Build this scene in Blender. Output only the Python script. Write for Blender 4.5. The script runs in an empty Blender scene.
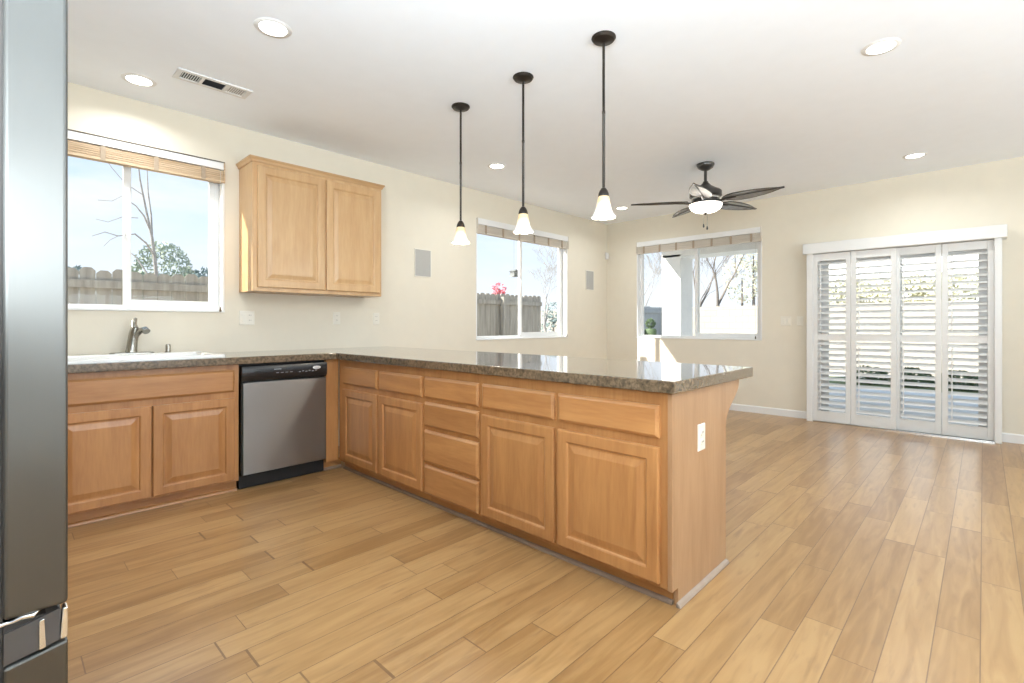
import bpy, bmesh, math, random
from mathutils import Vector, Matrix

random.seed(7)
scene = bpy.context.scene
COL = scene.collection
PI = math.pi

# ------------------------------------------------------------------ camera
W, H = 1024, 683
FPX, TH, Y0 = 492.62, 0.7635, 324.17
CAM = Vector((-6.729, -4.342, 1.1366))
cd = bpy.data.cameras.new('camera')
cam = bpy.data.objects.new('camera', cd)
COL.objects.link(cam)
cam.location = CAM
cam.rotation_euler = (PI / 2, 0, TH - PI / 2)
cd.sensor_fit = 'HORIZONTAL'
cd.sensor_width = 36.0
cd.lens = 36.0 * FPX / W
cd.shift_y = (Y0 - H / 2) / W
cd.clip_start = 0.02
cd.clip_end = 200
scene.camera = cam

# ------------------------------------------------------------------ world (pale blue sky with soft cloud)
world = bpy.data.worlds.new('sky')
scene.world = world
world.use_nodes = True
nt = world.node_tree
nt.nodes.clear()
N = nt.nodes.new
tc = N('ShaderNodeTexCoord')
sep = N('ShaderNodeSeparateXYZ')
nt.links.new(tc.outputs['Generated'], sep.inputs[0])
ramp = N('ShaderNodeValToRGB')
ramp.color_ramp.elements[0].position = 0.0
ramp.color_ramp.elements[0].color = (0.66, 0.69, 0.73, 1)
ramp.color_ramp.elements[1].position = 0.45
ramp.color_ramp.elements[1].color = (0.27, 0.45, 0.70, 1)
nt.links.new(sep.outputs['Z'], ramp.inputs[0])
mp = N('ShaderNodeMapping')
mp.inputs['Scale'].default_value = (1.0, 1.0, 3.2)
nt.links.new(tc.outputs['Generated'], mp.inputs[0])
nz = N('ShaderNodeTexNoise')
nz.inputs['Scale'].default_value = 2.6
nz.inputs['Detail'].default_value = 6
nz.inputs['Roughness'].default_value = 0.55
nt.links.new(mp.outputs[0], nz.inputs['Vector'])
cr = N('ShaderNodeValToRGB')
cr.color_ramp.elements[0].position = 0.46
cr.color_ramp.elements[1].position = 0.66
nt.links.new(nz.outputs['Fac'], cr.inputs[0])
mixc = N('ShaderNodeMix')
mixc.data_type = 'RGBA'
nt.links.new(cr.outputs[0], mixc.inputs[0])
nt.links.new(ramp.outputs[0], mixc.inputs[6])
mixc.inputs[7].default_value = (0.64, 0.65, 0.67, 1)
bg = N('ShaderNodeBackground')
bg.inputs[1].default_value = 1.3
# extra brightness added to the eastern sky for the floor reflections
mre = N('ShaderNodeMapRange')
mre.inputs[1].default_value = 0.950
mre.inputs[2].default_value = 0.985
mre.interpolation_type = 'SMOOTHSTEP'
nt.links.new(sep.outputs['X'], mre.inputs[0])
mixe = N('ShaderNodeMix')
mixe.data_type = 'RGBA'
nt.links.new(mre.outputs[0], mixe.inputs[0])
nt.links.new(mixc.outputs[2], mixe.inputs[6])
mixe.inputs[7].default_value = (3.4, 3.4, 3.35, 1)
nt.links.new(mixe.outputs[2], bg.inputs[0])
wo = N('ShaderNodeOutputWorld')
nt.links.new(bg.outputs[0], wo.inputs[0])

# ------------------------------------------------------------------ sun and added fill light
sun_dir = Vector((0.89, -0.457, -0.60)).normalized()
sd = bpy.data.lights.new('sun', 'SUN')
sd.energy = 9.0
sd.angle = math.radians(0.6)
sd.color = (1.0, 0.95, 0.86)
sun = bpy.data.objects.new('sun', sd)
COL.objects.link(sun)
sun.rotation_euler = sun_dir.to_track_quat('-Z', 'Y').to_euler()


def area(name, loc, direction, sx, sy, watts, color=(1, 1, 1)):
    d = bpy.data.lights.new(name, 'AREA')
    d.shape = 'RECTANGLE'
    d.size, d.size_y = sx, sy
    d.energy = watts
    d.color = color
    o = bpy.data.objects.new(name, d)
    COL.objects.link(o)
    o.location = loc
    o.rotation_euler = Vector(direction).to_track_quat('-Z', 'Y').to_euler()
    return o


# added ceiling fill, set at invented windows behind the camera
area('fill_south_a', (-5.3, -7.80, 1.35), (-0.25, 1, 2.6), 3.6, 2.2, 230, (0.78, 0.90, 1.0))
area('fill_south_b', (-1.9, -7.80, 1.35), (-0.35, 1, 2.0), 2.4, 2.2, 35, (0.78, 0.90, 1.0))
# more added fill, at an invented side window on the left
area('fill_west', (-7.45, -4.40, 1.60), (1, 0.45, 2.2), 1.35, 1.75, 180, (0.78, 0.90, 1.0))

# ------------------------------------------------------------------ colour management
vs = scene.view_settings
vs.view_transform = 'Standard'
vs.look = 'None'
vs.gamma = 1.0
vs.use_curve_mapping = False
vs.exposure = 0.40
scene.cycles.max_bounces = 10
scene.cycles.diffuse_bounces = 6
scene.cycles.transparent_max_bounces = 16
scene.cycles.sample_clamp_indirect = 4.0
scene.cycles.caustics_reflective = False
scene.cycles.caustics_refractive = False
scene.cycles.use_denoising = True


# ================================================================== materials
def srgb(r, g, b):
    f = lambda c: (c / 255 / 12.92) if c / 255 <= 0.04045 else ((c / 255 + 0.055) / 1.055) ** 2.4
    return (f(r), f(g), f(b), 1)


MATS = {}


def new_mat(name):
    m = bpy.data.materials.new(name)
    m.use_nodes = True
    t = m.node_tree
    b = t.nodes['Principled BSDF']
    MATS[name] = m
    return m, t, b


def simple(name, col, rough=0.5, metal=0.0, coat=0.0, noise=0.04, nscale=8.0, bump=0.0, bscale=60, emit=None, estr=0):
    """plain material with a faint procedural mottling"""
    m, t, b = new_mat(name)
    tcx = t.nodes.new('ShaderNodeTexCoord')
    n = t.nodes.new('ShaderNodeTexNoise')
    n.inputs['Scale'].default_value = nscale
    n.inputs['Detail'].default_value = 3
    t.links.new(tcx.outputs['Object'], n.inputs['Vector'])
    r = t.nodes.new('ShaderNodeValToRGB')
    c = Vector(col[:3])
    lo, hi = c * (1 - noise), c * (1 + noise)
    r.color_ramp.elements[0].color = (*lo, 1)
    r.color_ramp.elements[1].color = (min(hi[0], 1), min(hi[1], 1), min(hi[2], 1), 1)
    r.color_ramp.elements[0].position = 0.3
    r.color_ramp.elements[1].position = 0.7
    t.links.new(n.outputs['Fac'], r.inputs[0])
    t.links.new(r.outputs[0], b.inputs['Base Color'])
    b.inputs['Roughness'].default_value = rough
    b.inputs['Metallic'].default_value = metal
    b.inputs['Coat Weight'].default_value = coat
    b.inputs['Coat Roughness'].default_value = 0.12
    if bump:
        n2 = t.nodes.new('ShaderNodeTexNoise')
        n2.inputs['Scale'].default_value = bscale
        n2.inputs['Detail'].default_value = 4
        t.links.new(tcx.outputs['Object'], n2.inputs['Vector'])
        bp = t.nodes.new('ShaderNodeBump')
        bp.inputs['Strength'].default_value = bump
        bp.inputs['Distance'].default_value = 0.004
        t.links.new(n2.outputs['Fac'], bp.inputs['Height'])
        t.links.new(bp.outputs[0], b.inputs['Normal'])
    if emit:
        b.inputs['Emission Color'].default_value = emit
        b.inputs['Emission Strength'].default_value = estr
    return m


def maple(name, ca, cb, scale, rough=0.36, coat=0.25):
    """maple with grain stretched by `scale` (small number = along the grain)"""
    m, t, b = new_mat(name)
    L = t.links.new
    tcx = t.nodes.new('ShaderNodeTexCoord')
    oi = t.nodes.new('ShaderNodeObjectInfo')
    vm = t.nodes.new('ShaderNodeVectorMath')
    vm.operation = 'MULTIPLY_ADD'
    vm.inputs[1].default_value = (7.0, 7.0, 7.0)
    L(oi.outputs['Random'], vm.inputs[0])
    L(tcx.outputs['Object'], vm.inputs[2])
    mpn = t.nodes.new('ShaderNodeMapping')
    mpn.inputs['Scale'].default_value = scale
    L(vm.outputs[0], mpn.inputs[0])
    n1 = t.nodes.new('ShaderNodeTexNoise')
    n1.inputs['Scale'].default_value = 2.2
    n1.inputs['Detail'].default_value = 5
    n1.inputs['Distortion'].default_value = 0.7
    L(mpn.outputs[0], n1.inputs['Vector'])
    n2 = t.nodes.new('ShaderNodeTexNoise')
    n2.inputs['Scale'].default_value = 14
    n2.inputs['Detail'].default_value = 3
    L(mpn.outputs[0], n2.inputs['Vector'])
    mx = t.nodes.new('ShaderNodeMix')
    mx.inputs[0].default_value = 0.3
    L(n1.outputs['Fac'], mx.inputs[2])
    L(n2.outputs['Fac'], mx.inputs[3])
    r = t.nodes.new('ShaderNodeValToRGB')
    r.color_ramp.elements[0].color = ca
    r.color_ramp.elements[1].color = cb
    r.color_ramp.elements[0].position = 0.33
    r.color_ramp.elements[1].position = 0.66
    L(mx.outputs[0], r.inputs[0])
    hs = t.nodes.new('ShaderNodeHueSaturation')
    mr = t.nodes.new('ShaderNodeMapRange')
    mr.inputs[3].default_value = 0.93
    mr.inputs[4].default_value = 1.06
    L(oi.outputs['Random'], mr.inputs[0])
    L(mr.outputs[0], hs.inputs['Value'])
    L(r.outputs[0], hs.inputs['Color'])
    L(hs.outputs[0], b.inputs['Base Color'])
    b.inputs['Roughness'].default_value = rough
    b.inputs['Coat Weight'].default_value = coat
    b.inputs['Coat Roughness'].default_value = 0.2
    return m


CA, CB = (0.36, 0.157, 0.053, 1), (0.485, 0.237, 0.085, 1)
maple('maple_vertical', CA, CB, (6, 6, 0.7))
maple('maple_along_x', CA, CB, (0.7, 6, 6))
maple('maple_along_y', CA, CB, (6, 0.7, 6))
UA, UB = (0.48, 0.285, 0.130, 1), (0.58, 0.375, 0.19, 1)
maple('pale_maple_vertical', UA, UB, (6, 6, 0.7))
maple('pale_maple_along_x', UA, UB, (0.7, 6, 6))
maple('end_maple', (0.35, 0.195, 0.098, 1), (0.43, 0.26, 0.142, 1), (6, 6, 0.7), coat=0.4)
maple('shoe_taupe', (0.20, 0.13, 0.088, 1), (0.27, 0.19, 0.135, 1), (2, 2, 6))
maple('shoe_wood', (0.30, 0.225, 0.17, 1), (0.38, 0.30, 0.235, 1), (2, 2, 6))

simple('wall_paint', (0.705, 0.65, 0.54, 1), 0.75, noise=0.012, bump=0.12, bscale=90)
simple('ceiling_paint', (0.885, 0.93, 0.985, 1), 0.8, noise=0.008, bump=0.1, bscale=80)
simple('white_trim', (0.77, 0.77, 0.76, 1), 0.35, noise=0.01)
simple('white_vinyl', (0.76, 0.76, 0.75, 1), 0.3, noise=0.01)
simple('shutter_white', (0.71, 0.705, 0.685, 1), 0.38, noise=0.012)
simple('bronze', (0.030, 0.024, 0.019, 1), 0.36, 0.6, noise=0.15)
simple('fan_dark', (0.055, 0.050, 0.045, 1), 0.3, 0.5, coat=0.4, noise=0.15)
simple('fan_silver', (0.60, 0.60, 0.58, 1), 0.25, 0.9, noise=0.05)
simple('stainless_trim', (0.72, 0.72, 0.71, 1), 0.22, 1.0, noise=0.03)
simple('chrome', (0.80, 0.80, 0.80, 1), 0.08, 1.0, noise=0.02)
simple('nickel', (0.33, 0.315, 0.28, 1), 0.26, 1.0, noise=0.05)
simple('black_plastic', (0.012, 0.012, 0.013, 1), 0.22, noise=0.1)
simple('black_matte', (0.008, 0.008, 0.008, 1), 0.6, noise=0.1)
simple('dark_gasket', (0.035, 0.028, 0.024, 1), 0.7, noise=0.1)
simple('grey_print', (0.25, 0.25, 0.26, 1), 0.4, noise=0.05)
simple('pocket_grey', (0.085, 0.08, 0.078, 1), 0.35, 0.4, noise=0.05)
simple('badge_white', (0.75, 0.76, 0.78, 1), 0.25, 0.2, noise=0.02)
simple('porcelain', (0.74, 0.735, 0.71, 1), 0.08, coat=0.5, noise=0.008)
simple('plate_ivory', (0.74, 0.705, 0.62, 1), 0.35, noise=0.015)
simple('slot_dark', (0.05, 0.045, 0.04, 1), 0.6, noise=0.05)
simple('grille_grey', (0.40, 0.39, 0.365, 1), 0.6, noise=0.06, nscale=220)
simple('vent_white', (0.72, 0.72, 0.71, 1), 0.4, noise=0.02)
simple('vent_dark', (0.035, 0.035, 0.037, 1), 0.7, noise=0.1)
simple('cord', (0.55, 0.52, 0.45, 1), 0.7, noise=0.05)
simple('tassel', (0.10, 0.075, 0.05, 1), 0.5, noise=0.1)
simple('blind_tape', (0.36, 0.28, 0.20, 1), 0.75, noise=0.1, nscale=60)
simple('stucco', (0.80, 0.79, 0.765, 1), 0.8, noise=0.03, bump=0.4, bscale=40)
simple('concrete', (0.66, 0.66, 0.66, 1), 0.8, noise=0.1, nscale=3, bump=0.2)
simple('lawn', (0.16, 0.20, 0.085, 1), 0.9, noise=0.35, nscale=9, bump=0.5)
simple('gravel', (0.62, 0.57, 0.49, 1), 0.9, noise=0.16, nscale=14, bump=0.4)
simple('bark', (0.20, 0.175, 0.155, 1), 0.9, noise=0.25, nscale=20)
simple('bark_pale', (0.34, 0.32, 0.30, 1), 0.9, noise=0.2, nscale=20)
simple('leaf_blue', (0.20, 0.26, 0.25, 1), 0.7, noise=0.35, nscale=3)
simple('leaf_sage', (0.33, 0.38, 0.29, 1), 0.7, noise=0.3, nscale=3)
simple('leaf_yellow', (0.70, 0.68, 0.52, 1), 0.7, noise=0.3, nscale=3)
simple('leaf_dark', (0.10, 0.145, 0.07, 1), 0.7, noise=0.35, nscale=4)
simple('leaf_red', (0.74, 0.20, 0.23, 1), 0.6, noise=0.2, nscale=6)
simple('terracotta', (0.42, 0.36, 0.24, 1), 0.8, noise=0.15)
simple('feeder_wood', (0.22, 0.23, 0.23, 1), 0.8, noise=0.15)


def blind_slats(name, ca, cb):
    m, t, b = new_mat(name)
    tcx = t.nodes.new('ShaderNodeTexCoord')
    mpn = t.nodes.new('ShaderNodeMapping')
    mpn.inputs['Scale'].default_value = (1.5, 1.5, 90)
    t.links.new(tcx.outputs['Object'], mpn.inputs[0])
    n = t.nodes.new('ShaderNodeTexNoise')
    n.inputs['Scale'].default_value = 1.5
    n.inputs['Detail'].default_value = 3
    t.links.new(mpn.outputs[0], n.inputs['Vector'])
    r = t.nodes.new('ShaderNodeValToRGB')
    r.color_ramp.elements[0].color = ca
    r.color_ramp.elements[1].color = cb
    r.color_ramp.elements[0].position = 0.3
    r.color_ramp.elements[1].position = 0.7
    t.links.new(n.outputs['Fac'], r.inputs[0])
    t.links.new(r.outputs[0], b.inputs['Base Color'])
    b.inputs['Roughness'].default_value = 0.5


blind_slats('blind_tan', (0.40, 0.27, 0.15, 1), (0.64, 0.49, 0.33, 1))
blind_slats('blind_beige', (0.52, 0.46, 0.38, 1), (0.66, 0.60, 0.52, 1))


def glass_mat():
    m, t, b = new_mat('window_glass')
    t.nodes.remove(b)
    out = t.nodes['Material Output']
    tr = t.nodes.new('ShaderNodeBsdfTransparent')
    tr.inputs[0].default_value = (0.97, 0.98, 0.98, 1)
    gl = t.nodes.new('ShaderNodeBsdfGlossy')
    gl.inputs['Roughness'].default_value = 0.01
    fr = t.nodes.new('ShaderNodeLayerWeight')
    fr.inputs['Blend'].default_value = 0.5
    pw = t.nodes.new('ShaderNodeMath')
    pw.operation = 'POWER'
    pw.inputs[1].default_value = 4.0
    t.links.new(fr.outputs['Facing'], pw.inputs[0])
    mx = t.nodes.new('ShaderNodeMixShader')
    mu = t.nodes.new('ShaderNodeMath')
    mu.operation = 'MULTIPLY_ADD'
    mu.inputs[1].default_value = 0.35
    mu.inputs[2].default_value = 0.006
    t.links.new(pw.outputs[0], mu.inputs[0])
    t.links.new(mu.outputs[0], mx.inputs[0])
    t.links.new(tr.outputs[0], mx.inputs[1])
    t.links.new(gl.outputs[0], mx.inputs[2])
    t.links.new(mx.outputs[0], out.inputs[0])


glass_mat()


def brushed(name, col, rough, scale, anis=0.6, strength=0.06, rot=0.0):
    m, t, b = new_mat(name)
    tcx = t.nodes.new('ShaderNodeTexCoord')
    mpn = t.nodes.new('ShaderNodeMapping')
    mpn.inputs['Scale'].default_value = scale
    t.links.new(tcx.outputs['Object'], mpn.inputs[0])
    n = t.nodes.new('ShaderNodeTexNoise')
    n.inputs['Scale'].default_value = 6
    n.inputs['Detail'].default_value = 4
    t.links.new(mpn.outputs[0], n.inputs['Vector'])
    n3 = t.nodes.new('ShaderNodeTexNoise')
    n3.inputs['Scale'].default_value = 2.3
    t.links.new(tcx.outputs['Object'], n3.inputs['Vector'])
    r = t.nodes.new('ShaderNodeMapRange')
    r.inputs[3].default_value = rough * 0.95
    r.inputs[4].default_value = rough * 1.06
    t.links.new(n.outputs['Fac'], r.inputs[0])
    t.links.new(r.outputs[0], b.inputs['Roughness'])
    bp = t.nodes.new('ShaderNodeBump')
    bp.inputs['Strength'].default_value = strength
    bp.inputs['Distance'].default_value = 0.06
    t.links.new(n3.outputs['Fac'], bp.inputs['Height'])
    t.links.new(bp.outputs[0], b.inputs['Normal'])
    b.inputs['Base Color'].default_value = col
    b.inputs['Metallic'].default_value = 1.0
    b.inputs['Anisotropic'].default_value = anis
    b.inputs['Anisotropic Rotation'].default_value = rot


brushed('steel_dishwasher', (0.34, 0.34, 0.335, 1), 0.42, (3, 3, 1.2), anis=0.95, strength=0.10, rot=0.25)
brushed('steel_fridge', (0.130, 0.127, 0.118, 1), 0.46, (90, 90, 1.2), strength=0.14)


def lamp_glass(name, col, emit, strength):
    m, t, b = new_mat(name)
    b.inputs['Base Color'].default_value = col
    b.inputs['Roughness'].default_value = 0.3
    tcx = t.nodes.new('ShaderNodeTexCoord')
    n = t.nodes.new('ShaderNodeTexNoise')
    n.inputs['Scale'].default_value = 26
    n.inputs['Detail'].default_value = 4
    t.links.new(tcx.outputs['Object'], n.inputs['Vector'])
    r = t.nodes.new('ShaderNodeValToRGB')
    r.color_ramp.elements[0].color = (emit[0] * .82, emit[1] * .74, emit[2] * .62, 1)
    r.color_ramp.elements[1].color = emit
    r.color_ramp.elements[0].position = 0.35
    r.color_ramp.elements[1].position = 0.62
    t.links.new(n.outputs['Fac'], r.inputs[0])
    t.links.new(r.outputs[0], b.inputs['Emission Color'])
    b.inputs['Emission Strength'].default_value = strength


def shade_mat():
    """frosted bell glass, amber at the neck running to white at the rim"""
    m, t, b = new_mat('shade_glass')
    L = t.links.new
    tcx = t.nodes.new('ShaderNodeTexCoord')
    sp = t.nodes.new('ShaderNodeSeparateXYZ')
    L(tcx.outputs['Object'], sp.inputs[0])
    mr = t.nodes.new('ShaderNodeMapRange')
    mr.inputs[1].default_value = 1.728 - 2.727
    mr.inputs[2].default_value = 1.848 - 2.727
    L(sp.outputs['Z'], mr.inputs[0])
    n = t.nodes.new('ShaderNodeTexNoise')
    n.inputs['Scale'].default_value = 30
    n.inputs['Detail'].default_value = 4
    L(tcx.outputs['Object'], n.inputs['Vector'])
    ad = t.nodes.new('ShaderNodeMath')
    ad.operation = 'MULTIPLY_ADD'
    ad.inputs[1].default_value = .45
    L(n.outputs['Fac'], ad.inputs[0])
    L(mr.outputs[0], ad.inputs[2])
    r = t.nodes.new('ShaderNodeValToRGB')
    e = r.color_ramp.elements
    e[0].position, e[0].color = .30, (.95, .92, .86, 1)
    e[1].position, e[1].color = 1.0, (.70, .51, .28, 1)
    x = e.new(.62)
    x.color = (.93, .85, .70, 1)
    L(ad.outputs[0], r.inputs[0])
    L(r.outputs[0], b.inputs['Base Color'])
    L(r.outputs[0], b.inputs['Emission Color'])
    b.inputs['Emission Strength'].default_value = .26
    b.inputs['Roughness'].default_value = .25


shade_mat()
lamp_glass('bowl_glass', (0.82, 0.80, 0.75, 1), (1.0, 0.97, 0.93, 1), 3.2)
simple('bulb', (0.9, 0.9, 0.85, 1), 0.4, emit=(1, 0.93, 0.80, 1), estr=6)
simple('can_lens', (0.9, 0.9, 0.9, 1), 0.4, emit=(1, 0.97, 0.92, 1), estr=7)


def granite():
    m, t, b = new_mat('granite')
    L = t.links.new
    tcx = t.nodes.new('ShaderNodeTexCoord')
    n1 = t.nodes.new('ShaderNodeTexNoise')
    n1.inputs['Scale'].default_value = 60
    n1.inputs['Detail'].default_value = 5
    L(tcx.outputs['Object'], n1.inputs['Vector'])
    v = t.nodes.new('ShaderNodeTexVoronoi')
    v.inputs['Scale'].default_value = 190
    L(tcx.outputs['Object'], v.inputs['Vector'])
    r = t.nodes.new('ShaderNodeValToRGB')
    e = r.color_ramp.elements
    e[0].position, e[0].color = 0.30, (0.030, 0.022, 0.014, 1)
    e[1].position, e[1].color = 0.72, (0.23, 0.165, 0.105, 1)
    x = e.new(0.48)
    x.color = (0.110, 0.076, 0.045, 1)
    L(n1.outputs['Fac'], r.inputs[0])
    mx = t.nodes.new('ShaderNodeMix')
    mx.data_type = 'RGBA'
    mx.inputs[0].default_value = 0.22
    L(r.outputs[0], mx.inputs[6])
    sr = t.nodes.new('ShaderNodeValToRGB')
    sr.color_ramp.elements[0].color = (0.05, 0.04, 0.03, 1)
    sr.color_ramp.elements[1].color = (0.27, 0.20, 0.125, 1)
    L(v.outputs['Color'], sr.inputs[0])
    L(sr.outputs[0], mx.inputs[7])
    # tile joints every 30.5 cm along both directions
    sepn = t.nodes.new('ShaderNodeSeparateXYZ')
    L(tcx.outputs['Object'], sepn.inputs[0])
    def joint(sock, off):
        a = t.nodes.new('ShaderNodeMath'); a.operation = 'MULTIPLY_ADD'
        a.inputs[1].default_value = 1 / 0.305; a.inputs[2].default_value = off
        L(sock, a.inputs[0])
        f = t.nodes.new('ShaderNodeMath'); f.operation = 'FRACT'
        L(a.outputs[0], f.inputs[0])
        c = t.nodes.new('ShaderNodeMath'); c.operation = 'LESS_THAN'
        c.inputs[1].default_value = 0.011
        L(f.outputs[0], c.inputs[0])
        return c
    jx = joint(sepn.outputs['X'], 0.66)
    jy = joint(sepn.outputs['Y'], 0.2)
    mxm = t.nodes.new('ShaderNodeMath'); mxm.operation = 'MAXIMUM'
    L(jx.outputs[0], mxm.inputs[0]); L(jy.outputs[0], mxm.inputs[1])
    sc = t.nodes.new('ShaderNodeMath'); sc.operation = 'MULTIPLY'; sc.inputs[1].default_value = 0.6
    L(mxm.outputs[0], sc.inputs[0])
    m2 = t.nodes.new('ShaderNodeMix'); m2.data_type = 'RGBA'
    L(sc.outputs[0], m2.inputs[0])
    L(mx.outputs[2], m2.inputs[6])
    m2.inputs[7].default_value = (0.10, 0.08, 0.06, 1)
    L(m2.outputs[2], b.inputs['Base Color'])
    b.inputs['Roughness'].default_value = 0.13
    b.inputs['Coat Weight'].default_value = 0.8
    b.inputs['Coat Roughness'].default_value = 0.03


granite()


def plank_floor():
    m, t, b = new_mat('plank_floor')
    L = t.links.new

    def M(op, a=None, bb=None, c=None):
        n = t.nodes.new('ShaderNodeMath')
        n.operation = op
        for i, v in enumerate((a, bb, c)):
            if v is None:
                continue
            if isinstance(v, (int, float)):
                n.inputs[i].default_value = v
            else:
                L(v, n.inputs[i])
        return n.outputs[0]
    g = t.nodes.new('ShaderNodeNewGeometry')
    s = t.nodes.new('ShaderNodeSeparateXYZ')
    L(g.outputs['Position'], s.inputs[0])
    X, Y = s.outputs['X'], s.outputs['Y']
    WID, LEN = 0.1235, 0.92
    rowf = M('MULTIPLY_ADD', Y, 1 / WID, 3.593 / WID + 200)
    row = M('FLOOR', rowf)
    fy = M('FRACT', rowf)
    wn = t.nodes.new('ShaderNodeTexWhiteNoise')
    wn.noise_dimensions = '1D'
    L(row, wn.inputs['W'])
    off = M('MULTIPLY', wn.outputs['Value'], 17.0)
    xx = M('MULTIPLY_ADD', X, 1 / LEN, off)
    wob = M('SINE', M('MULTIPLY_ADD', xx, 2.1, off))
    xw = M('MULTIPLY_ADD', wob, 0.27, xx)
    col = M('FLOOR', xw)
    fx = M('FRACT', xw)
    cmb = t.nodes.new('ShaderNodeCombineXYZ')
    L(row, cmb.inputs[0]); L(col, cmb.inputs[1])
    w2 = t.nodes.new('ShaderNodeTexWhiteNoise')
    w2.noise_dimensions = '3D'
    L(cmb.outputs[0], w2.inputs['Vector'])
    sy = M('MINIMUM', fy, M('SUBTRACT', 1.0, fy))
    sx = M('MINIMUM', fx, M('SUBTRACT', 1.0, fx))
    seam = M('MAXIMUM', M('LESS_THAN', sy, 0.015), M('LESS_THAN', sx, 0.0026))
    # grain
    gv = t.nodes.new('ShaderNodeCombineXYZ')
    L(M('MULTIPLY', X, 1.1), gv.inputs[0])
    L(M('MULTIPLY', Y, 11.0), gv.inputs[1])
    L(M('MULTIPLY', w2.outputs['Value'], 60.0), gv.inputs[2])
    n1 = t.nodes.new('ShaderNodeTexNoise')
    n1.inputs['Scale'].default_value = 2.2
    n1.inputs['Detail'].default_value = 6
    n1.inputs['Distortion'].default_value = 0.9
    L(gv.outputs[0], n1.inputs['Vector'])
    r = t.nodes.new('ShaderNodeValToRGB')
    e = r.color_ramp.elements
    e[0].position, e[0].color = 0.25, (0.285, 0.150, 0.053, 1)
    e[1].position, e[1].color = 0.75, (0.450, 0.272, 0.114, 1)
    x = e.new(0.5)
    x.color = (0.375, 0.214, 0.084, 1)
    tone = M('MULTIPLY_ADD', M('SUBTRACT', w2.outputs['Value'], 0.5), 0.36, n1.outputs['Fac'])
    L(tone, r.inputs[0])
    # sparse dark mineral streaks
    n2 = t.nodes.new('ShaderNodeTexNoise')
    n2.inputs['Scale'].default_value = 1.7
    n2.inputs['Detail'].default_value = 3
    gv2 = t.nodes.new('ShaderNodeCombineXYZ')
    L(M('MULTIPLY', X, 3.2), gv2.inputs[0])
    L(M('MULTIPLY', Y, 17.0), gv2.inputs[1])
    L(M('MULTIPLY', w2.outputs['Value'], 31.0), gv2.inputs[2])
    L(gv2.outputs[0], n2.inputs['Vector'])
    st = t.nodes.new('ShaderNodeMapRange')
    st.inputs[1].default_value = 0.60
    st.inputs[2].default_value = 0.78
    L(n2.outputs['Fac'], st.inputs[0])
    mk = t.nodes.new('ShaderNodeMix'); mk.data_type = 'RGBA'
    L(M('MULTIPLY', st.outputs[0], 0.55), mk.inputs[0])
    L(r.outputs[0], mk.inputs[6])
    mk.inputs[7].default_value = (0.20, 0.105, 0.045, 1)
    ms = t.nodes.new('ShaderNodeMix'); ms.data_type = 'RGBA'
    L(M('MULTIPLY', seam, 0.85), ms.inputs[0])
    L(mk.outputs[2], ms.inputs[6])
    ms.inputs[7].default_value = (0.17, 0.085, 0.035, 1)
    L(ms.outputs[2], b.inputs['Base Color'])
    rr = t.nodes.new('ShaderNodeMapRange')
    rr.inputs[3].default_value = 0.277
    rr.inputs[4].default_value = 0.30
    L(n1.outputs['Fac'], rr.inputs[0])
    L(rr.outputs[0], b.inputs['Roughness'])
    b.inputs['Specular IOR Level'].default_value = 0.9
    hgt = M('MULTIPLY_ADD', w2.outputs['Value'], 0.15, M('MULTIPLY', M('SUBTRACT', 1.0, seam), 1.0))
    hg2 = M('MULTIPLY_ADD', n1.outputs['Fac'], 0.25, hgt)
    bp = t.nodes.new('ShaderNodeBump')
    bp.inputs['Strength'].default_value = 0.22
    bp.inputs['Distance'].default_value = 0.0012
    L(hg2, bp.inputs['Height'])
    L(bp.outputs[0], b.inputs['Normal'])


plank_floor()


def striped(name, ca, cb, axis, period, gap, gapcol, rough=0.85):
    """boards / blocks: coloured by stripe with a dark joint"""
    m, t, b = new_mat(name)
    L = t.links.new
    tcx = t.nodes.new('ShaderNodeTexCoord')
    mpn = t.nodes.new('ShaderNodeMapping')
    mpn.inputs['Scale'].default_value = (9, 9, 0.8)
    L(tcx.outputs['Object'], mpn.inputs[0])
    n = t.nodes.new('ShaderNodeTexNoise')
    n.inputs['Scale'].default_value = 2.0
    n.inputs['Detail'].default_value = 5
    L(mpn.outputs[0], n.inputs['Vector'])
    r = t.nodes.new('ShaderNodeValToRGB')
    r.color_ramp.elements[0].color = ca
    r.color_ramp.elements[1].color = cb
    r.color_ramp.elements[0].position = 0.3
    r.color_ramp.elements[1].position = 0.7
    L(n.outputs['Fac'], r.inputs[0])
    L(r.outputs[0], b.inputs['Base Color'])
    b.inputs['Roughness'].default_value = rough


striped('fence_wood', (0.27, 0.245, 0.21, 1), (0.42, 0.39, 0.34, 1), 0, 0.14, 0.01, None)
striped('fence_shaded', (0.30, 0.33, 0.36, 1), (0.40, 0.43, 0.46, 1), 0, 0.14, 0.01, None)  # shade on the far fence is put into this blue-grey colour
striped('leaf_weave', (0.15, 0.145, 0.14, 1), (0.27, 0.26, 0.25, 1), 0, 0.1, 0.01, None, 0.25)


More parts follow.
